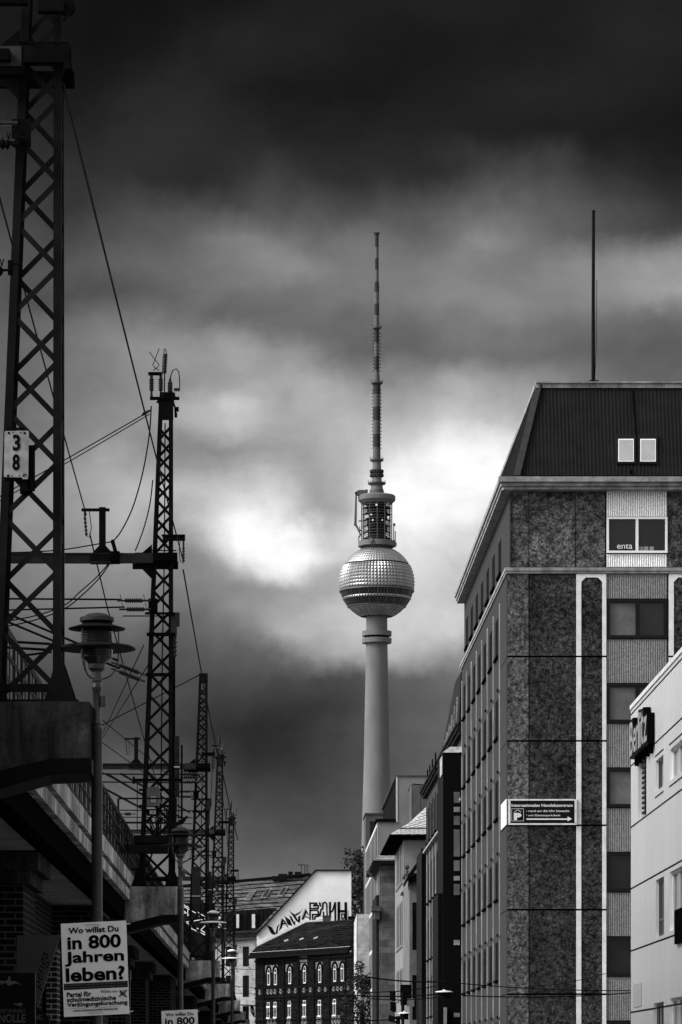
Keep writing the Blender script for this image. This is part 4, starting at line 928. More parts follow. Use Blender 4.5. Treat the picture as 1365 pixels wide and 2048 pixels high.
m = MB(); r0, r1, r2, r3 = P(922.5, 1343, 170), P(911, 1364, 176), P(884, 1498, 192), P(846, 1586, 209)
e = [Vector((8.98, 169.8, 18.45)), Vector((8.98, 176, 18.45)), Vector((8.98, 192, 18.45)), Vector((9.0, 212, 18.45))]
for a, b, c, d in ((e[0], e[1], r1, r0), (e[1], e[2], r2, r1), (e[2], e[3], r3, r2)): m.add([a, b, c, d], [(0,1,2,3)])
m.add([r0, r1, r2, r3, r3 + Vector((8, 0, 0)), r2 + Vector((8, 0, 0)), r1 + Vector((8, 0, 0)), r0 + Vector((8, 0, 0)), e[0], e[0] + Vector((8, 0, 0))], [(0,1,6,7), (1,2,5,6), (2,3,4,5), (0,7,9,8)])
m.build('roof', ROOFM, db)
m = MB()
for i in range(6):
    y = 172 + i*2.6; m.beam((8.99, y, 18.7), (9.04, y, 19.9 - i*.18), .10, .06)
m.build('roof_battens', CORN, db)
m = MB()
for X, Y0, Y1, d in ((855.5, 1550, 1538, 211), (860, 1547, 1529, 204), (865.2, 1542, 1517, 197), (871.6, 1530, 1504, 190)):
    m.tube([P(X, Y0 + 14, d), P(X, Y0, d), P(X, Y1 + 3, d), P(X, Y1, d)], [.03, .045, .05, .01], 6)
m.pieces('vent_spike', BLACKM, db)
m = MB(); m.box((8.25, 170.6, 0), (9.3, 176.2, 17.05)); m.box((8.02, 170.9, 0), (8.25, 177, 10.2)); bay = m.build('bay', mat('bay cladding', .0022, .6, spec=.05), db)
m = MB(); m.prism([(8.22, 170.55, 17.05), (9.3, 170.55, 17.05), (9.3, 170.8, 17.35), (8.6, 170.8, 17.35)], (0, 1.5, 0)); m.prism([(8.2, 170.7, 16.0), (8.2, 172.8, 16.0), (8.2, 172.8, 16.9), (8.2, 170.7, 16.9)], (.03, 0, 0)); m.build('flashing', mat('zinc flashing', .3, .5, nscale=3, namp=.5), bay)
for i, (Y0, Y1) in enumerate(((1584, 1606), (1614, 1624), (1632, 1650), (1659, 1713), (1721, 1742), (1752, 1761), (1768, 1790), (1880, 1890), (2026, 2034))):
    s = MB(); s.box((px(908, 170.6), 170.56, pz(Y1, 170.6)), (px(920, 170.6), 170.597, pz(Y0, 170.6))); s.build('pane', mat('bay pane light', .2, .4, nscale=1.5, namp=.5) if i in (1, 5, 7, 8) else GLASS2, bay)
m = MB(); m.box((px(888, 170.5), 170.4, 0), (px(894, 170.5), 170.59, pz(2015, 170.5))); m.build('pillar', CORN, db)
# dark pier
m = MB(); m.box((9.02, 212.8, 0), (12, 221, 15.0)); m.box((8.98, 212.7, 6), (9.02, 213.2, 15.1)); solo('party_wall', m, mat('sooty render', .012, .85, nscale=1, namp=.4), (9.02, 212.8, 0), 'sooty blank party wall between the bay building and the narrow house', 'wall')
# narrow house
nh = thing('narrow_house', (8.65, 223, 0), 'narrow plastered house with an overhanging dark eave, left of the sooty wall', 'building')
PL = mat('grey plaster', .11, .85, nscale=.8, namp=.3); PL2 = mat('pale plaster', .16, .85, nscale=.6, namp=.2)
FN = Fac((8.65, 223), (1, 0), (0, -1)); m = MB(); hn = [(.18, .48, pz(1900, 223), pz(1805, 223)), (.18, .48, pz(2040, 223), pz(1950, 223))]; FN.wall(m, 0, 1.2, 0, 14.1, hn, .1); m.box((8.65, 223.12, 0), (10, 233, 14.1)); m.build('wall', PL, nh)
for h in hn: window(nh, FN, *h, rec=.1, fw=.04, fm=DFRAME, gm=GLASS)
m = MB(); m.prism([P(838, 1719, 222.5), P(838, 1733, 222.5), P(822, 1752, 222.5), P(811, 1770, 222.5), P(810, 1764, 222.5), P(820, 1745, 222.5)], (0, 3, 0)); m.prism([P(835, 1748, 222.6), P(820, 1755, 222.6), P(820, 1766, 222.6), P(838, 1762, 222.6)], (0, .5, 0)); m.build('eave', BLACKM, nh)
# corner turret with ball
ct = thing('corner_turret', (9, 236, 0), 'slim corner turret topped with a stone ball, in front of the slate roofed house', 'turret')
y = 236
m = MB(); m.box((px(808, y), y, 0), (px(822, y), y + 1, pz(1790, y))); m.build('shaft', PL, ct)
m = MB(); m.box((px(802, y), y - .2, pz(1790, y)), (px(825, y), y + 1.1, pz(1786.5, y))); m.box((px(804, y), y - .1, pz(1786.5, y)), (px(824, y), y + 1, pz(1783, y))); m.box((px(806, y), y - .1, pz(1757, y)), (px(824, y), y + 1, pz(1754, y))); m.prism([P(806, 1754, y), P(824, 1754, y), P(819, 1748, y), P(809, 1748, y)], (0, .9, 0)); m.build('cornice', mat('dark stone', .05, .8, nscale=3, namp=.4), ct)
m = MB(); m.box((px(809, y), y, pz(1783, y)), (px(820, y), y + .8, pz(1757, y))); m.build('block', PL, ct)
m = MB(); c = P(814, 1734, y + .3); m.lathe((c.x, c.y), [(.13, pz(1748, y)), (.11, pz(1741, y)), (.08, pz(1739, y))] + [(.17*math.cos(a*math.pi/12), c.z + .17*math.sin(a*math.pi/12)) for a in range(-5, 7)][:-1] + [(.01, c.z + .17)], 16); m.build('ball', MATS['dark stone'], ct, True)
# ================= slate roofed house =================
sh = thing('slate_roofed_house', (9.2, 248, 0), 'plastered house with deep dark eaves and pale diamond slate roof', 'building')
FH = Fac((9.2, 248), (1, 0), (0, -1)); FHs = Fac((9.2, 248), (0, 1), (-1, 0))
ze = pz(1672, 247.2)
hh = []
for (z0, z1) in ((pz(1772, 256), pz(1690, 256)), (pz(1896, 256), pz(1808, 256)), (pz(1998, 256), pz(1940, 256))):
    for k in range(4): hh.append((2 + 3.3*k, 4.2 + 3.3*k, z0, z1))
m = MB(); FHs.wall(m, 0, 17.5, 0, ze, hh, .10); FH.box(m, 0, 10, 0, ze, -.3, 0); m.build('wall', PL2, sh)
for h in hh: window(sh, FHs, *h, rec=.055, fw=.07, fm=GF, gm=SIDEG, mull=(.5,), fd=.04)
m = MB()
for a, b, c, d in hh: FHs.box(m, a - .1, b + .1, c - .12, c - .002, -.02, .12)
m.pieces('window_sill', CORN, sh)
ex = px(780, 247.2)
m = MB(); m.prism([(ex, 247.0, ze), (ex, 270, ze), (9.6, 270, ze), (18, 248.4, ze), (18, 247.0, ze)], (0, 0, .12)); m.box((ex + .5, 247.6, ze - .22), (18, 248, ze - .003)); m.box((ex + .5, 248, ze - .22), (9.2, 266, ze - .003)); m.build('eaves', BLACKM, sh)
z1 = ze + .123; h0 = Vector((ex + .05, 247.05, z1)); h1 = P(798.7, 1657.5, 248.3); h2 = P(818, 1646.5, 249.5); h3 = P(856, 1611, 252.5); h4 = P(880, 1585, 254.6)
hp = [h0, h1, h2, h3, h4]
SL = mat('pale slate', .36, .45, nscale=1.5, namp=.18)
m = MB()
for a, b in zip(hp, hp[1:]): m.add([a, b, Vector((18, b.y, b.z)), Vector((18, a.y, a.z))], [(0,1,2,3)]); m.add([a, b, Vector((b.x, 262, b.z)), Vector((a.x, 269.5, a.z))], [(0,1,2,3)])
rf = m.build('roof', SL, sh)
m = MB()
for a, b in zip(hp, hp[1:]):
    nn = Vector((1, 0, 0)).cross(b - a).normalized(); nn = nn if nn.y < 0 else -nn
    for s_ in (1, -1):
        for k in range(-12, 26):
            # diagonal joints clipped to this strip
            x0 = a.x + k*.62; hgt = (b - a).yz.length if hasattr((b - a), 'yz') else math.hypot(b.y - a.y, b.z - a.z)
            p0 = Vector((x0, a.y, a.z)); p1 = Vector((x0 + s_*hgt*1.25, b.y, b.z))
            # clip against hip edge
            def inside(p): 
                t_ = (p.z - a.z)/(b.z - a.z); return p.x > a.x + (b.x - a.x)*t_
            N_ = 10; seg = [p0.lerp(p1, i/N_) for i in range(N_ + 1)]; seg = [q for q in seg if inside(q) and q.x < 17]
            if len(seg) > 1: m.beam(seg[0] + nn*.012, seg[-1] + nn*.012, .035, .012, up=nn)
m.beam(h1 + Vector((0, -.05, .03)), Vector((18, h1.y - .05, h1.z + .03)), .10, .06); m.build('slate_joints', mat('slate joint', .06, .8), rf)

# ================= ashlar house =================
ah = thing('ashlar_house', (9.2, 301, 0), 'ashlar stone house with small tiled roof and curved eave, left of the slate roofed house', 'building')
ASH = mat('ashlar', .2, .85, kind='ashlar', p=(.055, .10, .04, 1.2, .55, .012), bump=.2)
m = MB(); m.box((px(763, 301), 301, 0), (14, 316, pz(1726, 301))); m.box((px(760, 301), 301.4, 0), (px(763, 301), 302, pz(1726, 301))); m.build('wall', ASH, ah)
m = MB(); m.box((px(753, 303), 303, 0), (px(760, 303), 316, pz(1790, 303))); m.build('side_wall', mat('dark oriel', .015, .85, nscale=1, namp=.3), ah)  # side wall darker than the ashlar front
z = pz(1728, 299); m = MB(); m.prism([(px(746, 299), 299, z), (px(746, 299), 320, z), (14, 320, z), (14, 299, z)], (0, 0, .32)); m.build('eaves', mat('dark eaves', .006, .6), ah)
m = MB(); z += .323; m.add([(px(749, 299), 299.2, z), (14, 299.2, z), (14, 303, z + 1.0), (px(764, 301), 303, z + 1.0), (px(764, 318), 318, z + 1.0), (px(749, 299), 319, z)], [(0,1,2,3), (0,3,4,5)]); rf = m.build('roof', mat('roof tiles pale', .14, .8, kind='tiles', p=(.10, .22, .03, .35, .25, .03), bump=.5), ah)
m = MB(); m.tube([P(734, 1742, 299), P(742, 1750, 299), P(753, 1760, 299)], .09); m.box((px(744, 300), 300, pz(1822, 300)), (px(762, 300), 303, pz(1812, 300))); m.box((px(750, 300), 300.2, pz(1838, 300)), (px(760, 300), 303, pz(1822, 300))); m.pieces('balcony_console', MATS['dark stone'], ah)

# ================= modern grey building =================
mg = thing('modern_building', (9.2, 312, 0), 'modern light grey block with glazed side and stepped penthouse before the tower', 'building')
GP = mat('smooth grey render', .15, .8, nscale=.5, namp=.15); GPD = mat('dark grey render', .07, .8, nscale=.5, namp=.2)
yA = 312; zt = pz(1644, yA)
m = MB(); m.box((9.3, yA, 0), (16, 352, zt)); m.build('wall', GP, mg)
FG = Fac((9.26, yA), (0, 1), (-1, 0))
m = MB(); FG.box(m, .5, 40, 0, zt - .3, -.03, 0); m.build('glazing', SIDEG, mg)
m = MB()
for k in range(7):
    zz = zt - .35 - 3.6*k
    if zz > 0: FG.box(m, 0, 40, zz, zz + .32, .002, .04)
for k in range(10): FG.box(m, .1 + 4.4*k, .50 + 4.4*k, 0, zt - .35, .002, .035)
m.build('curtain_frame', mat('pale frame', .42, .5), mg)
m = MB(); m.box((px(754, yA) - .1, yA - .15, zt), (px(793, yA), yA + 3, zt + .28)); m.build('terrace_edge', BLACKM, mg)
y1 = 316; z1 = pz(1553, y1); xa = px(793, y1)
m = MB(); m.box((xa, y1, zt - 4), (18, y1 + .8, z1)); pb = m.build('penthouse', GP, mg)
m = MB(); m.box((xa - .1, y1 - .1, z1), (18, 357, z1 + .12)); m.build('roof_edge', mat('roof edge', .05, .6), pb)
m = MB(); m.box((xa + .1, y1 + .81, zt), (18, 357, z1 - .01)); m.build('glazing', SIDEG, pb)
m = MB(); m.box((xa - .02, y1 - .05, zt), (xa + .12, y1 - .002, z1)); m.build('corner_frame', MATS['pale frame'], pb)
y2 = 357; m = MB(); xb = px(732, y2); z2 = pz(1629, y2)
FQ = Fac((xb, y2), (1, 0), (0, -1)); hq = [(px(740, y2) - xb, px(752, y2) - xb, pz(1710, y2), pz(1643, y2))]
FQ.wall(m, 0, px(768, y2) - xb, 10, z2, hq, .8); m.box((xb, y2 + .82, 10), (15, y2 + 8, z2)); pb2 = m.build('rear_block', GPD, mg)
m = MB(); m.box((xb - .1, y2 - .1, z2), (15, y2 + 8, z2 + .16)); m.build('roof_edge', MATS['roof edge'], pb2)
m = MB(); FQ.box(m, *hq[0], -.81, -.7); m.build('pane', GLASS, pb2)
y3 = 313.5; m = MB(); m.prism([P(823, 1750, y3), P(818.5, 1750, y3 + 2.2), P(818.5, 1577, y3 + 2.2), P(824, 1571, y3)], (.05, 0, 0)); m.box((px(824, y3), y3, zt - 4), (px(842, y3) - .02, y3 + 2.4, pz(1569, y3))); m.box((px(842, y3) + .02, y3, zt - 4), (px(862, y3), y3 + 2.4, pz(1571, y3))); s_ = m.build('standing_seam_box', GPD, mg)
m = MB(); m.prism([P(818, 1584, y3 + 2.2), P(818, 1577, y3+2.2), P(826, 1567, y3), P(862, 1570, y3), P(862, 1572, y3), P(826, 1569, y3)], (0, .3, 0)); m.build('edge_trim', BLACKM, s_)
# pale stone building low behind the trees
y = 338; m = MB(); m.box((px(714, y), y, 0), (9.6, y + 2, pz(1828, y))); m.prism([(px(714, y) - .001, y, 0), (px(708.5, y + 6), y + 6, 0), (px(708.5, y + 6), y + 6, pz(1828, y) - .6), (px(714, y) - .001, y, pz(1828, y))], (.05, 0, 0))
ps = solo('stone_building', m, mat('pale ashlar', .5, .8, kind='ashlar', p=(.34, .42, .26, 1.4, .7, .015)), (px(714, y), y, 0), 'pale stone building between the brick house and the glazed side of the modern block', 'building')

# ================= brick house with arched windows =================
A0, A1 = Vector((-2.6, 395, 0)), Vector((7.98, 375, 0)); ud = (A1 - A0).normalized(); nd = Vector((ud.y, -ud.x, 0)); nd = nd if nd.y < 0 else -nd
FA = Fac((A0.x, A0.y), (ud.x, ud.y), (nd.x, nd.y)); LA = (A1 - A0).length
bh = thing('brick_house', A0, 'dark brick house with arched white framed windows and ornament bands', 'building')
BB = mat('dark facade brick', .02, .9, kind='brick', p=(.003, .009, .001, .5, .18, .02), bump=.3)
OR_ = mat('pale ornament', .20, .85, nscale=9, namp=.6); ST_ = mat('sandstone field', .11, .85, nscale=3, namp=.4)
uL, zE = FA.pix(511, 1904); uR, zE2 = FA.pix(706, 1893)
m = MB(); FA.box(m, uL, uR, 0, zE, -8, 0); m.build('wall', BB, bh)
def AP(cx, cy): return FA.pix(500 + cx/5.6875, 1880 + cy/5.6875)
arch = [(222, 385, 515), (299, 380, 512), (462, 370, 502), (630, 358, 494), (803, 345, 487), (974, 338, 474), (1060, 330, 470)]
lowr = [(217, 765, 885), (295, 760, 880), (458, 750, 877), (628, 742, 868), (800, 738, 862), (970, 728, 856)]
for cx, yt, yb in arch:
    u, z0 = AP(cx, yb); _, zt_ = AP(cx, yt); _, zz = AP(cx, yt - 55); hw = .30
    s = MB(); k = 10; pts = [(u - hw, z0), (u + hw, z0)] + [(u + hw*math.cos(math.pi*i/k), zt_ + (zz - zt_)*math.sin(math.pi*i/k)) for i in range(k + 1)]
    FA.poly(s, pts, .004, .03); w = s.build('window', GLASS, bh)
    s = MB(); FA.box(s, u - hw, u - hw + .055, z0, zt_, .03, .09); FA.box(s, u + hw - .055, u + hw, z0, zt_, .03, .09); FA.box(s, u - hw + .09, u + hw - .09, z0, z0 + .12, .03, .09); FA.box(s, u - hw, u + hw, zt_, zt_ + .10, .03, .12)
    for i in range(k):
        a0, a1 = math.pi*i/k, math.pi*(i+1)/k
        s.beam(FA.pt(u + hw*.9*math.cos(a0), zt_ + .1 + (zz - zt_)*.85*math.sin(a0), .06), FA.pt(u + hw*.9*math.cos(a1), zt_ + .1 + (zz - zt_)*.85*math.sin(a1), .06), .06)
    if cx < 500: s.beam(FA.pt(u + hw*.2, z0 + .15, .05), FA.pt(u + hw*.75, zt_ - .1, .05), .06)
    s.build('frame', mat('white sash', .5, .5), w)
    s = MB()
    for i in range(k): 
        a0, a1 = math.pi*i/k, math.pi*(i+1)/k; r = hw + .26
        s.beam(FA.pt(u + r*math.cos(a0), zt_ + (zz - zt_ + .28)*math.sin(a0), .05), FA.pt(u + r*math.cos(a1), zt_ + (zz - zt_ + .28)*math.sin(a1), .05), .24, .12)
    s.build('arch', BLACKM, w)
for cx, yt, yb in lowr:
    u, z0 = AP(cx, yb); _, zt_ = AP(cx, yt); _, zz = AP(cx, yt - 55); hw = .30
    s = MB(); FA.box(s, u - hw, u + hw, z0, zz, .004, .03); w = s.build('window', GLASS, bh)
    s = MB(); 
    for a, b in ((u - hw, u - hw + .055), (u + hw - .055, u + hw)): FA.box(s, a, b, z0, zz, .03, .09)
    FA.box(s, u - hw - .08, u + hw + .08, z0 - .12, z0 + .05, .03, .14); FA.box(s, u - hw - .1, u + hw + .1, zt_ - .08, zt_ + .12, .03, .12); FA.box(s, u - hw, u + hw, zz - .06, zz, .03, .08); s.build('frame', mat('white sash', .5, .5), w)
m = MB()
for a, b, y0, y1 in ((178, 320, 290, 380), (410, 486, 278, 360), (578, 655, 262, 340), (568, 655, 148, 250), (752, 828, 255, 330), (926, 1082, 243, 320)):
    u0, z1_ = AP(a, y0); u1, _ = AP(b, y0); _, z0_ = AP(a, y1); FA.box(m, u0, u1, z0_, z1_, .001, .02)
for a, b in ((92, 148), (165, 228), (248, 312), (332, 386), (404, 480), (498, 552), (670, 722), (740, 820), (842, 895), (915, 985), (1002, 1075), (1096, 1160)):
    u0, z1_ = AP(a, 182 - (a - 92)*.062); u1, z0_ = AP(b, 203 - (b - 92)*.062); FA.box(m, u0, u1, z0_, z1_, .001, .03)
m.pieces('sandstone_field', ST_, bh)
rnd = random.Random(3)
m = MB()
def motif(cx, cy, w, h):
    u, z = AP(cx, cy); s_ = .0085
    for i in range(7): a0 = math.pi + math.pi*i/7; a1 = math.pi + math.pi*(i+1)/7; m.beam(FA.pt(u + w*math.cos(a0), z + h*math.sin(a0), .05), FA.pt(u + w*math.cos(a1), z + h*math.sin(a1), .05), .07)
    m.beam(FA.pt(u, z - h, .05), FA.pt(u, z + h, .05), .09); m.beam(FA.pt(u - w, z + h, .05), FA.pt(u, z - h*.2, .05), .06); m.beam(FA.pt(u + w, z + h, .05), FA.pt(u, z - h*.2, .05), .06)
for cx in (120, 212, 250, 293, 358, 453, 525, 622, 696, 795, 866, 960, 1005, 1048, 1125): motif(cx, 592 - (cx - 120)*.05, .30, .28)
for cx in (215, 250, 290, 440, 460, 610, 640, 780, 810, 950, 985, 1020): motif(cx, 940 - (cx - 215)*.045, .3, .45)
m.pieces('ornament', OR_, bh)
m = MB()
for cy0, cy1 in ((213, 233), (520, 545), (635, 648), (895, 905)):
    for a in range(0, 1): 
        u0, z1_ = AP(65, cy0 + 20); u1, zB = AP(1175, cy0 - 40); _, z0_ = AP(65, cy1 + 20)
        FA.box(m, uL, uR, z0_, z1_, .001, .12)
for cx in (160, 395, 560, 735, 910, 1090): u0, _ = AP(cx, 400); FA.box(m, u0 - .12, u0 + .12, 0, zE - .4, .001, .10)
m.build('string_courses', mat('dark glazed brick', .003, .7, nscale=3, namp=.4), bh)
c0 = FA.pt(FA.pix(502, 1905)[0], FA.pix(502, 1905)[1], .7); 
def aw(X, Y, d): return P(X, Y, d)
e0 = aw(501, 1906, 393); e1 = aw(700, 1893.5, 374.5); r1_ = aw(709, 1839, 384); r0_ = aw(611.6, 1845, 394.8); e00 = aw(514, 1893, 395.3); e11 = aw(708, 1892, 376)
m = MB(); m.add([e0, e1, r1_, r0_, e00, e11], [(0,1,2,3), (0,3,4), (1,5,2)]); m.add([v + Vector((0, .3, -.25)) for v in (e0, e1, r1_, r0_)], [(0,1,2,3)])
TILE = mat('dark roof tiles', .03, .7, kind='tiles', p=(.004, .014, .002, .55, .22, .03), bump=.8)
rf = m.build('roof', TILE, bh)
m = MB(); rr = random.Random(21)
for k in range(1, 15):
    t_ = k/15; a, b = e0.lerp(e00, min(1, t_*3)).lerp(r0_, t_) if t_ > .2 else e0.lerp(r0_, t_), e1.lerp(r1_, t_); a = e0.lerp(r0_, t_)
    n_ = 24
    for i in range(n_):
        p0, p1 = a.lerp(b, i/n_), a.lerp(b, (i + .96)/n_); j = Vector((0, -.05, rr.uniform(-.03, .05))); m.beam(p0 + j, p1 + j + Vector((0, 0, rr.uniform(-.03, .03))), .07, rr.uniform(.05, .12))
m.build('tile_courses', mat('tile course edge', .0015, .9), rf)
m = MB(); m.beam(e0 + Vector((0, -.1, -.12)), e1 + Vector((0, -.1, -.12)), .28, .2); m.beam(e0 + Vector((0, .3, -.45)), e1 + Vector((0, .3, -.45)), .4, .5); m.build('gutter', mat('gutter zinc', .003, .5), bh)
m = MB(); m.beam(e0 + Vector((0, -.14, .02)), e1 + Vector((0, -.14, .02)), .05, .03)
for cx, cy in ((450, 1130), (640, 1112), (815, 1098), (1245, 1065)):
    c = aw(500 + cx/6.205, 1700 + cy/6.205, 384); m.beam(c + Vector((-.22, -2, -.08)), c + Vector((.22, -2, .10)), .14, .05)
m.pieces('roof_vent', mat('bright flashing', .6, .4), rf)
m = MB(); c = aw(654, 1842, 392); m.box((c.x - .45, c.y - .4, c.z - .7), (c.x + .45, c.y + .4, c.z + .5)); m.box((c.x - .52, c.y - .45, c.z + .5), (c.x + .52, c.y + .45, c.z + .6)); m.build('chimney', mat('chimney brick', .03, .9, kind='brick', p=(.02, .04, .09, .3, .1, .02)), rf)
m = MB(); c = aw(704, 1836, 386); m.box((c.x - .4, c.y, c.z - .3), (c.x + .3, c.y + 1, c.z + .2)); m.build('chimney', BLACKM, rf)

# ================= white firewall with graffiti =================
fw = thing('firewall', P(600, 1893, 396), 'tall white blank firewall sprayed with large black graffiti', 'wall')
yF = 396
def FP(X, Y, dy=0): return P(X, Y, yF + dy)
m = MB(); m.prism([FP(514, 1915), FP(514, 1868.5), FP(632.5, 1741.5), FP(703, 1741.5), FP(703, 1915)], (0, 6, 0)); m.build('wall', mat('white firewall render', .69, .85, nscale=.35, namp=.14), fw)
m = MB(); m.beam(FP(512, 1870, -.1), FP(632, 1740.5, -.1), .16, .3); m.beam(FP(631, 1740.5, -.1), FP(704, 1740.5, -.1), .14, .3); m.build('coping', mat('dark coping', .01, .6), fw)
m = MB(); m.beam(FP(515, 1890.5, -.12), FP(611, 1842.6, -.12), .34, .1); m.beam(FP(611, 1842.6, -.12), FP(648, 1840.5, -.12), .2, .1); m.build('flashing', WHITE, fw)
def GC_(x, y): return FP(500 + x/6.205, 1700 + y/6.205, -.012)
BLKP = mat('spray paint', .006, .6); m = MB()
def gp(*pts): m.prism([GC_(*p_) for p_ in pts], (0, -.006, 0))
def gs(w, *pts):
    for a, b in zip(pts, pts[1:]):
        A, B = GC_(*a), GC_(*b); e = (B - A).normalized() * w * .5 * .00916; m.beam(A - e, B + e, w * .0121, .012)
# left tag: five angular letters climbing to the right
gp((205, 925), (275, 960), (318, 1035), (345, 1060), (270, 1040)); gp((318, 1035), (345, 1060), (352, 960), (375, 915), (340, 945))
gp((362, 1010), (400, 850), (425, 870), (398, 965)); gp((400, 850), (440, 880), (485, 970), (462, 955), (425, 890)); gp((395, 910), (445, 900), (450, 915), (390, 935))
gp((430, 820), (500, 865), (530, 940), (470, 925)); gp((487, 805), (520, 830), (575, 945), (545, 925), (505, 860)); gp((545, 930), (570, 945), (560, 870))
gp((495, 760), (560, 800), (615, 905), (575, 880)); gp((560, 800), (640, 755), (600, 800), (575, 815)); gp((600, 905), (625, 905), (605, 825), (628, 812), (598, 830)); 
gp((640, 870), (695, 735), (712, 760), (672, 860)); gp((695, 735), (735, 800), (722, 808), (700, 765)); gp((722, 808), (735, 800), (690, 830), (668, 850)); gs(9, (700, 828), (735, 845))
# right tag: blocky maze letters
gs(15, (830, 660), (748, 660), (748, 895)); gs(15, (790, 690), (850, 690), (850, 722), (800, 722)); gs(14, (835, 680), (800, 682)); gs(15, (760, 750), (835, 745), (850, 765), (850, 800), (780, 800), (780, 895)); gs(12, (765, 725), (800, 725))
gp((850, 650), (880, 650), (892, 715), (865, 690)); gs(16, (800, 890), (810, 830), (870, 812), (885, 740), (905, 730), (908, 665)); gs(13, (820, 875), (900, 868)); gs(14, (905, 660), (935, 648), (955, 670), (958, 790)); gs(14, (915, 770), (918, 860)); gs(14, (960, 800), (960, 850)); gs(10, (935, 850), (990, 850)); gs(12, (800, 888), (900, 888))
gs(20, (995, 655), (995, 840)); gs(16, (1000, 775), (1030, 750), (1055, 665)); gs(18, (1060, 655), (1062, 880))
gs(26, (1105, 655), (1105, 880)); gs(26, (1190, 660), (1195, 865)); gs(24, (1110, 760), (1190, 760)); gs(13, (1145, 870), (1140, 795), (1175, 795), (1175, 840), (1160, 850)); gs(10, (1140, 870), (1200, 868)); gs(3, (1222, 750), (1222, 840))
m.build('graffiti', BLKP, fw)
m = MB()
for a, b in (((215, 930), (262, 1030)), ((270, 1045), (330, 1060)), ((365, 1005), (395, 845)), ((435, 815), (470, 925)), ((485, 745), (530, 790)), ((650, 730), (620, 790)), ((690, 725), (640, 850)), ((480, 930), (545, 945))):
    A, B = GC_(*a), GC_(*b); m.beam(A, B, .05, .010)
m.build('graffiti_shading', mat('grey spray paint', .2, .7), fw)

# ================= plastered building with tiled roof, left of the firewall =================
pb_ = thing('plastered_building', P(440, 2135, 400), 'pocked pale plaster building with large grey tiled roof and skylights', 'building')
yP = 397.0; FPf = Fac((px(360, yP), yP), (1, 0), (0, -1))
def PU(X, Y): return FPf.pix(X, Y)
hp_ = []
for X0, X1, Y0, Y1 in ((486, 498.5, 1893, 1933), (486, 498.5, 1951, 1994), (486, 498.5, 2012, 2052), (452, 464, 1893, 1933), (452, 464, 1951, 1994), (418, 430, 1893, 1933)):
    a, z1_ = PU(X0, Y0); b, z0_ = PU(X1, Y1); hp_.append((a, b, z0_, z1_))
uM = PU(511.5, 1880)[0]; zTop = PU(500, 1880)[1]
m = MB(); FPf.wall(m, 0, uM, 0, zTop, hp_, .3); m.add([FPf.pt(uM, 0), FPf.pt(uM, 0, -1.2), FPf.pt(uM, zTop, -1.2), FPf.pt(uM, zTop)], [(0,1,2,3)]); m.build('wall', mat('pocked plaster', .50, .9, nscale=1.2, namp=.3), pb_)
m = MB(); rnd = random.Random(11)
for i in range(70):
    X = rnd.uniform(470, 510); Y = rnd.uniform(1884, 2045)
    if 484 < X < 500 and not (1934 < Y < 1950 or 1995 < Y < 2011): continue
    u, z = PU(X, Y); r = rnd.uniform(.03, .07); FPf.box(m, u - r, u + r, z - r, z + r, .001, .004)
m.build('pock_marks', mat('pock mark', .12, .9), pb_)
for h in hp_: window(pb_, FPf, *h, rec=.3, fw=.1, fm=DFRAME, gm=GLASS, mull=(.5,))
m = MB(); a = P(362, 1885, 396.6); b = P(513, 1877, 396.6); m.beam(a, b, .22, .4); m.build('eaves', mat('zinc eaves', .06, .5), pb_)
# roof: plane through eave and ridge
pe = P(440, 1879, 396.6); pr = P(471, 1764, 404.5); pe2 = P(513, 1876, 396.6); rn = (pe2 - pe).cross(pr - pe).normalized()
rn = rn if rn.y < 0 else -rn
def RP(X, Y, o=0): return rayp(X, Y, pe, rn) + rn * o
m = MB(); m.prism([RP(360, 1885), RP(514.5, 1876), RP(514.5, 1868), RP(634, 1740.5+4), RP(620, 1750.5), RP(471, 1763.5), RP(362, 1774)], -rn * .3)
RT = mat('grey interlocking tiles', .13, .6, kind='tiles', p=(.05, .095, .008, 1.6, .40, .035), bump=.8); rf = m.build('roof', RT, pb_)
m = MB()
for k in range(11):
    Ya = 1774 + k*7.6; Yb = Ya - (632 - 362)*.088 + (k*.6); xr = 634 - k*7.5
    m.beam(RP(362, Ya, .03), RP(min(xr, 630), Ya - (min(xr, 630) - 362)*(.088 - k*.002), .03), .09, .07)
m.build('tile_courses', mat('tile shadow course', .003, .7), rf)
m = MB(); a, b = RP(362, 1773.5, .06), RP(622, 1750, .06); m.beam(a, b, .35, .3)
for X0, X1, Yt, Yb in ((545, 556, 1752, 1756), (557, 575, 1747.5, 1755), (577, 586, 1743, 1750), (590, 603, 1743.5, 1748)):
    m.box((px(X0, 404), 404, pz(Yb + 4, 404)), (px(X1, 404), 404.8, pz(Yt, 404)))
for X in (603.5, 609.5, 613, 616.5): m.tube([P(X, 1752, 404), P(X, 1730, 404)], .035)
m.tube([P(603.5, 1734, 404), P(602, 1729, 404), P(599, 1728, 404), P(597.5, 1732, 404)], .05); m.tube([P(609, 1730, 404), P(606, 1728, 404), P(604, 1732, 404)], .04); m.tube([P(609.5, 1730, 404), P(617, 1730, 404)], .03); m.build('ridge_gear', STEEL, rf)
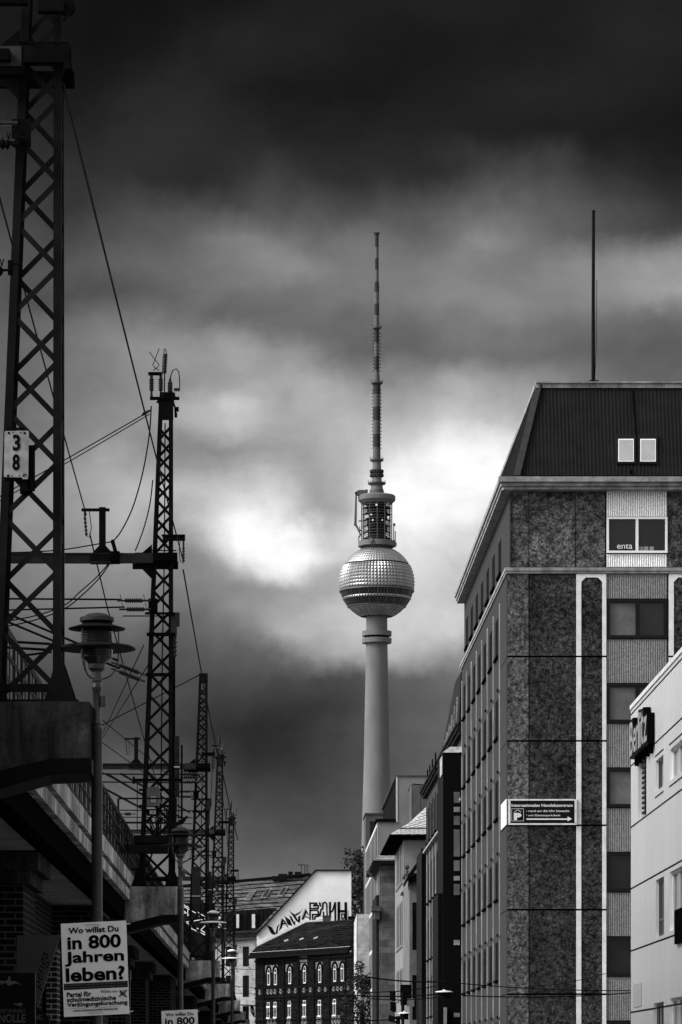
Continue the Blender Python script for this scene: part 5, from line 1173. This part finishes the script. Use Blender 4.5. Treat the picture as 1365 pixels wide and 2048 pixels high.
for pts in ([(522, 1797.5), (532, 1797.5), (544, 1779.5), (534.5, 1780)], [(555.5, 1794), (564.5, 1794), (577, 1776), (567, 1776.5)], [(489, 1802), (500, 1802), (512, 1783), (502, 1784)]):
    m = MB(); m.prism([RP(X, Y, .02) for X, Y in pts], rn * .16); w = m.build('skylight', mat('skylight frame', .22, .5), rf)
    cx = sum(p_[0] for p_ in pts)/4; cy = sum(p_[1] for p_ in pts)/4; m = MB(); m.prism([RP(cx + (X - cx)*.84, cy + (Y - cy)*.9, .18) for X, Y in pts], rn * .02); m.build('pane', GLASS if pts[0][0] > 500 else MATS['zinc eaves'], w)
# mansard dormer band
m = MB(); m.prism([P(362, 1872, 396.2), P(362, 1828, 396.2), P(470, 1822, 396.2), P(556, 1815, 396.2), P(540, 1832, 396.2), P(516, 1858, 396.2), P(470, 1862, 396.2)], (0, 1.2, 0)); dm = m.build('dormer', mat('dark standing seam', .012, .6, nscale=1, namp=.3), pb_)
m = MB()
for X in (476, 494, 499, 518, 526, 534, 541): m.beam(P(X, 1858 if X < 516 else 1850 - (X - 516)*.9, 396.15), P(X, 1822 - (X - 470)*.08, 396.15), .05, .06)
m.build('seams', STEEL, dm)
for X0, X1 in ((470.5, 481), (501.5, 513), (434, 446)):
    m = MB(); m.box((px(X0, 396), 395.9, pz(1859, 396)), (px(X1, 396), 396.18, pz(1826, 396))); w = m.build('window', DFRAME, pb_)
    m = MB(); m.box((px(X0 + 2.8, 396), 395.86, pz(1856, 396)), (px(X1 - 2.4, 396), 395.895, pz(1828.5, 396))); m.build('pane', mat('bright curtain', .6, .5, nscale=2, namp=.3), w)

# lattice screen beyond the tracks
t = thing('track_gantry', P(390, 1930, 235), 'bright crossed steel struts of a gantry behind the third street lamp', 'gantry'); m = MB(); rr = random.Random(5)
segs = [((366, 1808), (378, 1816)), ((366, 1812), (392, 1826)), ((366, 1820), (378, 1830)), ((366, 1840), (384, 1852)), ((366, 1846), (384, 1856)), ((366, 1850), (418, 1872)), ((394, 1824), (416, 1836)), ((396, 1830), (414, 1842)), ((394, 1856), (416, 1868)), ((392, 1862), (410, 1870)), ((366, 1826), (376, 1826)), ((376, 1812), (376, 1832)), ((366, 1845), (412, 1838)), ((380, 1815), (380, 1850)), ((402, 1860), (414, 1848))]
for a, b in segs: m.beam(P(*a, 235), P(*b, 235), .05)
m.pieces('strut', mat('bright steel', .8, .4), t)
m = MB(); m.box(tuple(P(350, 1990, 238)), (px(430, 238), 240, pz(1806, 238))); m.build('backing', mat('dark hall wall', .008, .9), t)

# ================= trees =================
def tree(name, c, rx, rz, n, leaf, label, base, seed, cl=26):
    rr = random.Random(seed); c = Vector(c); t = thing(name, (base[0], base[1], 0), label, 'tree')
    m = MB(); m.tube([(base[0], base[1], 0), (base[0], base[1], c.z*.5), (c.x, c.y, c.z)], [rx*.12, rx*.09, rx*.03], 8)
    cs = []
    for i in range(cl):
        a = rr.uniform(0, 2*math.pi); e = rr.uniform(-1, 1); r = rr.uniform(.5, .95); q = c + Vector((math.cos(a)*math.sqrt(1 - e*e)*rx*r, math.sin(a)*math.sqrt(1 - e*e)*rx*r, e*rz*r)); cs.append((q, rx*rr.uniform(.34, .6)))
        m.tube([(base[0], base[1], c.z - rz*.6), q], [rx*.03, rx*.008], 5)
    m.build('trunk', mat('bark', .03, .9), t)
    m = MB()
    for i in range(n):
        q, r = cs[rr.randrange(len(cs))]; v = Vector((rr.gauss(0, 1), rr.gauss(0, 1), rr.gauss(0, 1))).normalized() * r * rr.random()**.4
        p_ = q + v; a = Vector((rr.gauss(0, 1), rr.gauss(0, 1), rr.gauss(0, .6))).normalized(); b = a.cross(Vector((rr.gauss(0, 1), rr.gauss(0, 1), rr.gauss(0, 1)))).normalized(); s_ = leaf*rr.uniform(.6, 1.3)
        m.add([p_ - a*s_, p_ + b*s_*.45, p_ + a*s_, p_ - b*s_*.45], [(0,1,2,3)])
    m.build('crown', mat('leaves', .022, .6, nscale=1.5, namp=.6), t)
tree('tree', P(722, 1782, 440), 3.6, 5.6, 5200, .26, 'dark leafy tree rising behind the white firewall', (P(725, 1782, 440).x, 440), 1, 34)
tree('tree', P(722, 2010, 335), 1.6, 4.6, 3200, .17, 'lower tree in front of the pale stone building, beside the brick house', (P(725, 1782, 335).x, 335), 2, 30)

# ================= television tower =================
TY = 1520.0; TX = px(754, TY); tk = TY / F
def tz(Y, r=0): return EYE + (HY - Y) * (TY - r) / F
tv = thing('television_tower', (TX, TY, 0), 'tall concrete television tower with faceted steel sphere and striped antenna', 'tower')
CT = mat('tower concrete', .118, .85, nscale=.12, namp=.16, stretch=(1, 1, .4)); ADK = mat('antenna dark band', .03, .6); ALT = mat('antenna light band', .07, .6); RG = mat('tower ring steel', .07, .5)
c2 = (TX, TY)
m = MB(); m.lathe(c2, [(60*tk, 0), (48*tk, tz(2050)), (38*tk, tz(1900)), (33, tz(1780)*1), (31.2*tk, tz(1700))][:3] + [(33.5*tk, tz(1800)), (31*tk, tz(1700)), (29.3*tk, tz(1640)), (26*tk, tz(1530)), (23.6*tk, tz(1400)), (21.6*tk, tz(1290)), (21.1*tk, tz(1232))], 48); m.build('shaft', CT, tv, True)
m = MB()
for y0, y1 in ((1263, 1272.5), (1277, 1286.5)): m.lathe(c2, [(21*tk, tz(y1)), (29.5*tk, tz(y1)), (29.8*tk, tz(y0)), (21*tk, tz(y0))], 48)
m.pieces('collar', CT, tv, True)
m = MB(); m.lathe(c2, [(21*tk, tz(1277)), (24*tk, tz(1277)), (24*tk, tz(1272)), (21*tk, tz(1272))], 32); m.build('collar_gap', JOINT, tv)
SR = 16.15; SZ = 212.1; N_ = 69
m = MB(); sp2 = [(SR*.985*math.cos(math.radians(a)), SZ + SR*.985*math.sin(math.radians(a))) for a in range(-66, 73, 3)]; m.lathe(c2, sp2, 64); sph = m.build('sphere', mat('sphere inner', .02, .6), tv, True)
def spt(lat, lon, r): return Vector((TX + r*math.cos(lat)*math.sin(lon), TY - r*math.cos(lat)*math.cos(lon), SZ + r*math.sin(lat)))
m = MB(); st = math.radians(5.15); lat = math.radians(-11.2); rows_ = []
while lat < math.radians(68): rows_.append((lat, lat + st)); lat += st
rows_.append((math.radians(-28), math.radians(-23.4)))
for i, (l0, l1) in enumerate(rows_):
    if math.degrees(l0) < 28.2 < math.degrees(l1): l1 = math.radians(27.4) if math.degrees(l0) < 27 else l1; l0 = l0 if math.degrees(l0) < 27 else math.radians(28.6)
    g = .0022 if i % 2 == 0 else .0; ht = .42 if math.degrees(l0) < 27 else .16
    for k in range(N_):
        a0 = 2*math.pi*k/N_ + (.0035 if k % 3 == 0 else 0); a1 = 2*math.pi*(k+1)/N_ - (.0035 if k % 3 == 2 else 0)
        q = [spt(l0 + g, a0, SR), spt(l0 + g, a1, SR), spt(l1 - .0005, a1, SR), spt(l1 - .0005, a0, SR)]; ap = spt((l0 + l1)/2, (a0 + a1)/2, SR + ht)
        m.add(q + [ap], [(0,1,4), (1,2,4), (2,3,4), (3,0,4)])
m.build('facets', mat('sphere steel', .25, .36, .85, nscale=.25, namp=.12), sph)
m = MB(); mm2 = MB()
for z0, z1 in ((-6.1, -3.9), (-10.1, -7.9)):
    for k in range(N_):
        a0 = 2*math.pi*(k + .14)/N_; a1 = 2*math.pi*(k + .86)/N_; l0, l1 = math.asin(z0/SR), math.asin(z1/SR); m.add([spt(l0, a0, SR - .02), spt(l0, a1, SR - .02), spt(l1, a1, SR - .02), spt(l1, a0, SR - .02)], [(0,1,2,3)])
        a = 2*math.pi*k/N_; mm2.beam(spt(l0 - .01, a, SR), spt(l1 + .01, a, SR), .30 if k % 3 == 0 else .16, .12)
m.build('window_band', GLASS, sph); 
for k in range(N_):
    if k % 3 == 0:
        a = 2*math.pi*k/N_; mm2.tube([spt(math.radians(d_), a, SR + .02) for d_ in (-41, -50, -58, -65)], .07, 4, False)
for z in (-3.5, -3.7): mm2.lathe(c2, [(15.7, SZ + z - .15), (16.35, SZ + z - .15), (16.35, SZ + z + .15), (15.7, SZ + z + .15)], 80)
mm2.lathe(c2, [(12.0, SZ - 10.55), (12.75, SZ - 10.55), (12.9, SZ - 10.2), (12.0, SZ - 10.2)], 80)
for d_ in (-46, -51, -56, -61): mm2.lathe(c2, [(SR*math.cos(math.radians(d_)) - .1, SZ + SR*math.sin(math.radians(d_)) - .05), (SR*math.cos(math.radians(d_)) + .02, SZ + SR*math.sin(math.radians(d_))), (SR*math.cos(math.radians(d_)) - .1, SZ + SR*math.sin(math.radians(d_)) + .05)], 80)
mm2.build('bands', mat('sphere bands', .13, .4, .5), sph)
m = MB(); 
for i, d0 in enumerate(range(-65, -41, 4)):
    l0, l1 = math.radians(d0), math.radians(d0 + 3.6)
    for k in range(40): a0, a1 = 2*math.pi*(k + .02)/40, 2*math.pi*(k + .98)/40; m.add([spt(l0, a0, SR - .03), spt(l0, a1, SR - .03), spt(l1, a1, SR - .03), spt(l1, a0, SR - .03)], [(0,1,2,3)])
m.build('underside_panels', mat('sphere underside steel', .28, .4, .7, nscale=.3, namp=.3), sph)
# cage above sphere
m = MB(); m.lathe(c2, [(28*tk, tz(1104)), (27*tk, tz(1092)), (36*tk, tz(1094)), (37.3*tk, tz(1093)), (37.3*tk, tz(1083)), (34*tk, tz(1083)), (20*tk, tz(1085))], 56); m.lathe(c2, [(20*tk, tz(1008)), (30*tk, tz(1008)), (37*tk, tz(1001.5)), (37.5*tk, tz(996)), (37.3*tk, tz(993)), (35*tk, tz(991)), (12*tk, tz(990))], 56); m.pieces('platform', CT, tv, True)
m = MB(); m.lathe(c2, [(21*tk, tz(1085)), (21*tk, tz(1008))], 40); m.build('cage_core', mat('cage core', .03, .7), tv)
m = MB(); 
for i in range(6):
    zc = tz(1078 - 12*i); m.lathe(c2, [(20*tk, zc), (28.5*tk, zc), (28.5*tk, zc + .22), (20*tk, zc + .22)], 48)
m.pieces('cage_floor', BLACKM, tv)
m = MB()
for k in range(12): a = 2*math.pi*(k + .0)/12; m.beam((TX + 30.2*tk*math.sin(a), TY - 30.2*tk*math.cos(a), tz(1094)), (TX + 30.2*tk*math.sin(a), TY - 30.2*tk*math.cos(a), tz(1005)), .40)
for i in range(14):
    zc = tz(1084 - 5.6*i)
    for k in range(48): 
        a, b = 2*math.pi*k/48, 2*math.pi*(k+1)/48; m.beam((TX + 29.6*tk*math.sin(a), TY - 29.6*tk*math.cos(a), zc), (TX + 29.6*tk*math.sin(b), TY - 29.6*tk*math.cos(b), zc), .16)
m.build('cage', ALT, tv)
m = MB(); rr = random.Random(9)
for i in range(6):
    for k in range(3):
        a = rr.choice((-1, 1))*rr.uniform(.85, 1.2); zc = tz(1075 - 12*i); x = TX + 25*tk*math.sin(a); y = TY - 25*tk*math.cos(a); m.box((x - .5, y - .5, zc), (x + .5, y + .5, zc + 1.5))
for X, Y, r in ((743, 1029, .38), (746, 1040, .38), (765, 1040, .3)): c = P(X, Y, TY - 7); m.tube([c, c + Vector((0, .3, 0))], r, 10)
c = P(753.5, 1009.5, TY - 7.2); m.box((c.x - .4, c.y, c.z - .4), (c.x + .4, c.y + .3, c.z + .4)); m.pieces('antenna_unit', WFRAME, tv)
m = MB(); c = P(741.5, 1080, TY - 8.3); m.tube([c, c + Vector((.5, .9, 0))], 1.05, 20); m.build('dish', ALT, tv)
m = MB()
for X, Y0, Y1 in ((788, 1095, 1046), (791, 1095, 1062), (718, 1092, 1072), (720, 1075, 1053), (793, 1092, 1085)): m.tube([P(X, Y0, TY), P(X, Y1, TY)], .22, 5)
m.tube([P(789, 1052, TY), P(789, 1047, TY)], .5, 8); m.box(tuple(P(783, 1084, TY)), tuple(P(792, 1081, TY + 1))); m.box(tuple(P(718, 1043, TY)), tuple(P(724, 1041, TY + .5))); m.box(tuple(P(716, 1062, TY)), tuple(P(724, 1060, TY + .5))); m.pieces('whip_antenna', RG, tv)
m = MB(); y = TY - 3; m.prism([P(711.5, 985, y), P(714.5, 985, y), P(714, 1048, y), P(723.5, 1070, y), P(722, 1072, y), P(711.5, 1052, y), P(708, 1050, y), P(709, 1046, y)], (0, .8, 0)); m.prism([P(713, 990, y), P(717, 990, y), P(731, 989, y), P(732, 981, y), P(727, 979.5, y), P(717, 980, y), P(710, 985, y)], (0, 2.5, 0)); m.box(tuple(P(731, 989, y)), tuple(P(736, 980, y + 1.5))); m.build('crane', RG, tv)
# upper cone and antenna
m = MB(); m.lathe(c2, [(15*tk, tz(991)), (14*tk, tz(980))], 32); m.build('cone_base', RG, tv, True)
m = MB(); m.lathe(c2, [(13*tk, tz(980)), (11*tk, tz(968)), (9.4*tk, tz(955)), (8.8*tk, tz(940)), (8.6*tk, tz(921))], 32); m.build('cone', CT, tv, True)
for Y, r0, r1 in ((967, 11, 18), (920.5, 9, 13.7), (766, 7, 12.3), (656, 5, 10)):
    m = MB()
    m.lathe(c2, [(r0*tk, tz(Y + 2)), ((r1 - 1)*tk, tz(Y + 2)), (r1*tk, tz(Y)), (r1*tk, tz(Y - 1.5)), (r0*tk, tz(Y - 1.5))], 32)
    for k in range(16): a = 2*math.pi*k/16; m.beam((TX + r1*tk*.97*math.sin(a), TY - r1*tk*.97*math.cos(a), tz(Y)), (TX + r1*tk*.97*math.sin(a), TY - r1*tk*.97*math.cos(a), tz(Y - 6)), .12)
    m.build('ring_platform', RG, tv)
m = MB()
for Y in (943, 951):
    for k in range(16): a = 2*math.pi*k/16; c = Vector((TX + 11.5*tk*math.sin(a), TY - 11.5*tk*math.cos(a), tz(Y))); m.lathe((c.x, c.y), [(.3, c.z - .7), (.55, c.z - .5), (.55, c.z + .5), (.3, c.z + .7)], 8)
m.pieces('drum_antenna', ADK, tv)
seg = [(919, 7.8, 1), (895, 7.5, 0), (869, 7.6, 1), (841, 7.7, 0), (815, 7.7, 1), (789, 7.7, 0), (765, 7.7, None)]
seg2 = [(765, 6.8, 1), (741, 4.9, 0), (713, 4.9, 1), (686, 4.9, 0), (659, 4.9, None)]
seg3 = [(655, 5.2, 1), (631, 4.8, 0), (608, 4.8, 1), (585, 4.8, 0), (569, 4.7, 0), (563, 3.9, 1), (540, 3.8, 0), (517, 3.8, 1), (494.5, 3.8, 0), (471, 3.8, None)]
md_, ml_ = MB(), MB()
for sg in (seg, seg2, seg3):
    for (Y0, r0, dk), (Y1, r1, _) in zip(sg, sg[1:]):
        (ml_ if dk == 1 else md_).lathe(c2, [(r0*tk, tz(Y0)), (r1*tk, tz(Y1))], 20)
md_.tube([(TX, TY, tz(471)), (TX, TY, tz(466))], [.9, 1.3], 10); md_.tube([P(750, 468, TY), P(748, 464, TY)], .2); md_.tube([P(757, 468, TY), P(760, 464, TY)], .2)
md_.pieces('antenna_section', ADK, tv, True); ml_.pieces('antenna_section', ALT, tv, True)
m = MB()
for i in range(12):
    Y = 667 + i*6.85
    for a in (0, math.pi/2, -math.pi/2): c = Vector((TX + 5.4*tk*math.sin(a), TY - 5.4*tk*math.cos(a), tz(Y))); e = Vector((math.sin(a), -math.cos(a), 0)); m.beam(c, c + e*.55, .34)
for i in range(18):
    Y = 780 + i*6.85
    for a in (.25, math.pi/2, -math.pi/2): c = Vector((TX + 8*tk*math.sin(a), TY - 8*tk*math.cos(a), tz(Y))); e = Vector((math.sin(a), -math.cos(a), 0)); m.beam(c, c + e*.4, .34)
m.pieces('dipole_stud', BLACKM, tv)

# ================= tram and lighting cables across the street =================
GS = 'cables across the street'
def sc(a, b, d, label, r=.035, sag=.1): cable('street_cable', [P(*a, d), P(*b, d)], r*.62, label, 'cable', GS, sag)
sc((730, 1953), (884, 1963), 166, 'street cable passing just above the suspended lamps on the left', .06)
sc((884, 1963), (1262, 1981), 128, 'street cable sagging across the lower office facade', .03)
sc((925, 1991), (1262, 1985.5), 126, 'lowest street cable across the dark panels', .035)
sc((1050, 1974), (1215, 1946), 127, 'street cable slanting up to the right across the dark panels', .02)
sc((700, 1990), (890, 1987), 165, 'street cable running to the wide suspended lamp', .05); sc((730, 1984), (872, 1972), 167, 'street cable slanting up towards the bay', .04)
sc((740, 1997), (878, 1994), 167, 'lower street cable beside the wide suspended lamp', .04); sc((690, 2040), (800, 2036), 218, 'street cable to the small suspended lamp', .06)
sc((466, 1938), (512, 1939), 300, 'upper thin cable in front of the pocked plaster wall', .04, 0); sc((466, 1972), (512, 1976), 300, 'middle thin cable in front of the pocked plaster wall', .04, 0); sc((466, 1986), (515, 1988), 300, 'third thin cable in front of the pocked plaster wall', .04, 0); sc((466, 2009), (520, 2012), 250, 'thick lowest cable in front of the pocked plaster wall', .07, 0)
sc((533, 1998), (575, 2003), 300, 'short cable end crossing the brick house', .05, 0); sc((515, 2035), (560, 2020), 300, 'short slanted cable crossing the brick house', .04, 0); sc((575, 2003), (760, 2010), 290, 'long faint cable crossing the brick house and low tree', .03)
m = MB()
for dx in (0, 2, 4): m.tube([P(502 + dx, 2011, 255), P(503 + dx*1.5, 2024, 255), P(509, 2034, 255)], .05)
solo('cable_clamp', m, BLACKM, P(503, 2012, 255), 'bundle of dark cable clamps hanging before the plaster wall', 'clamp')
LT = mat('lamp shade top', .55, .4)
def slamp(X, Y, d, w, label):
    t = thing('suspended_lamp', P(X, Y, d), label, 'suspended lamp', 'suspended street lamps'); c = P(X, Y, d); m = MB(); k = d/F
    m.lathe((c.x, c.y), [(w*k*.5, c.z - .5*k), (w*k*.49, c.z + .8*k), (w*k*.3, c.z + 2.2*k), (w*k*.08, c.z + 3.2*k), (.05, c.z + 5*k)], 28); m.build('shade', LT, t, True)
    m = MB(); m.lathe((c.x, c.y), [(w*k*.32, c.z - 12*k), (w*k*.34, c.z - .6*k)], 24); m.build('lamp_body', BLACKM, t, True)
slamp(889, 1984, 165, 36, 'wide suspended street lamp hanging in front of the dark bay'); slamp(809, 2027, 218, 26, 'small suspended street lamp low beside the corner turret')
# dark signal cluster on the slate roofed house
t = thing('traffic_signals', P(800, 2048, 219), 'dark cluster of signal heads and boards low in front of the slate roofed house', 'traffic signal')
m = MB(); y = 219; m.tube([(px(806, y), y, 0), (px(806, y), y, pz(1985, y))], .1, 8); m.build('pole', STEEL, t)
m = MB(); m.box((px(802, y), y + .3, pz(2010, y)), (px(824, y), y + .6, pz(1969, y))); m.build('board', BLACKM, t)
m = MB(); m.box((px(815, y), y, pz(2013, y)), (px(829, y), y + .2, pz(1997, y))); m.build('plate', mat('plate grey', .12, .7), t)
for X, Y0, Y1 in ((788, 1982, 2002), (789, 2004, 2024), (797, 2032, 2060), (786, 2032, 2044)):
    m = MB(); a = (px(X - 4, y), y, pz(Y1, y)); b = (px(X + 4, y), y + .3, pz(Y0, y)); m.box(a, b)
    for q in (.2, .5, .8): c = Vector((a[0], y, a[2] + (b[2] - a[2])*q)); m.tube([c + Vector((-.12, .15, .04)), c + Vector((.02, .15, .06))], .09, 8)
    m.build('signal_head', BLACKM, t)
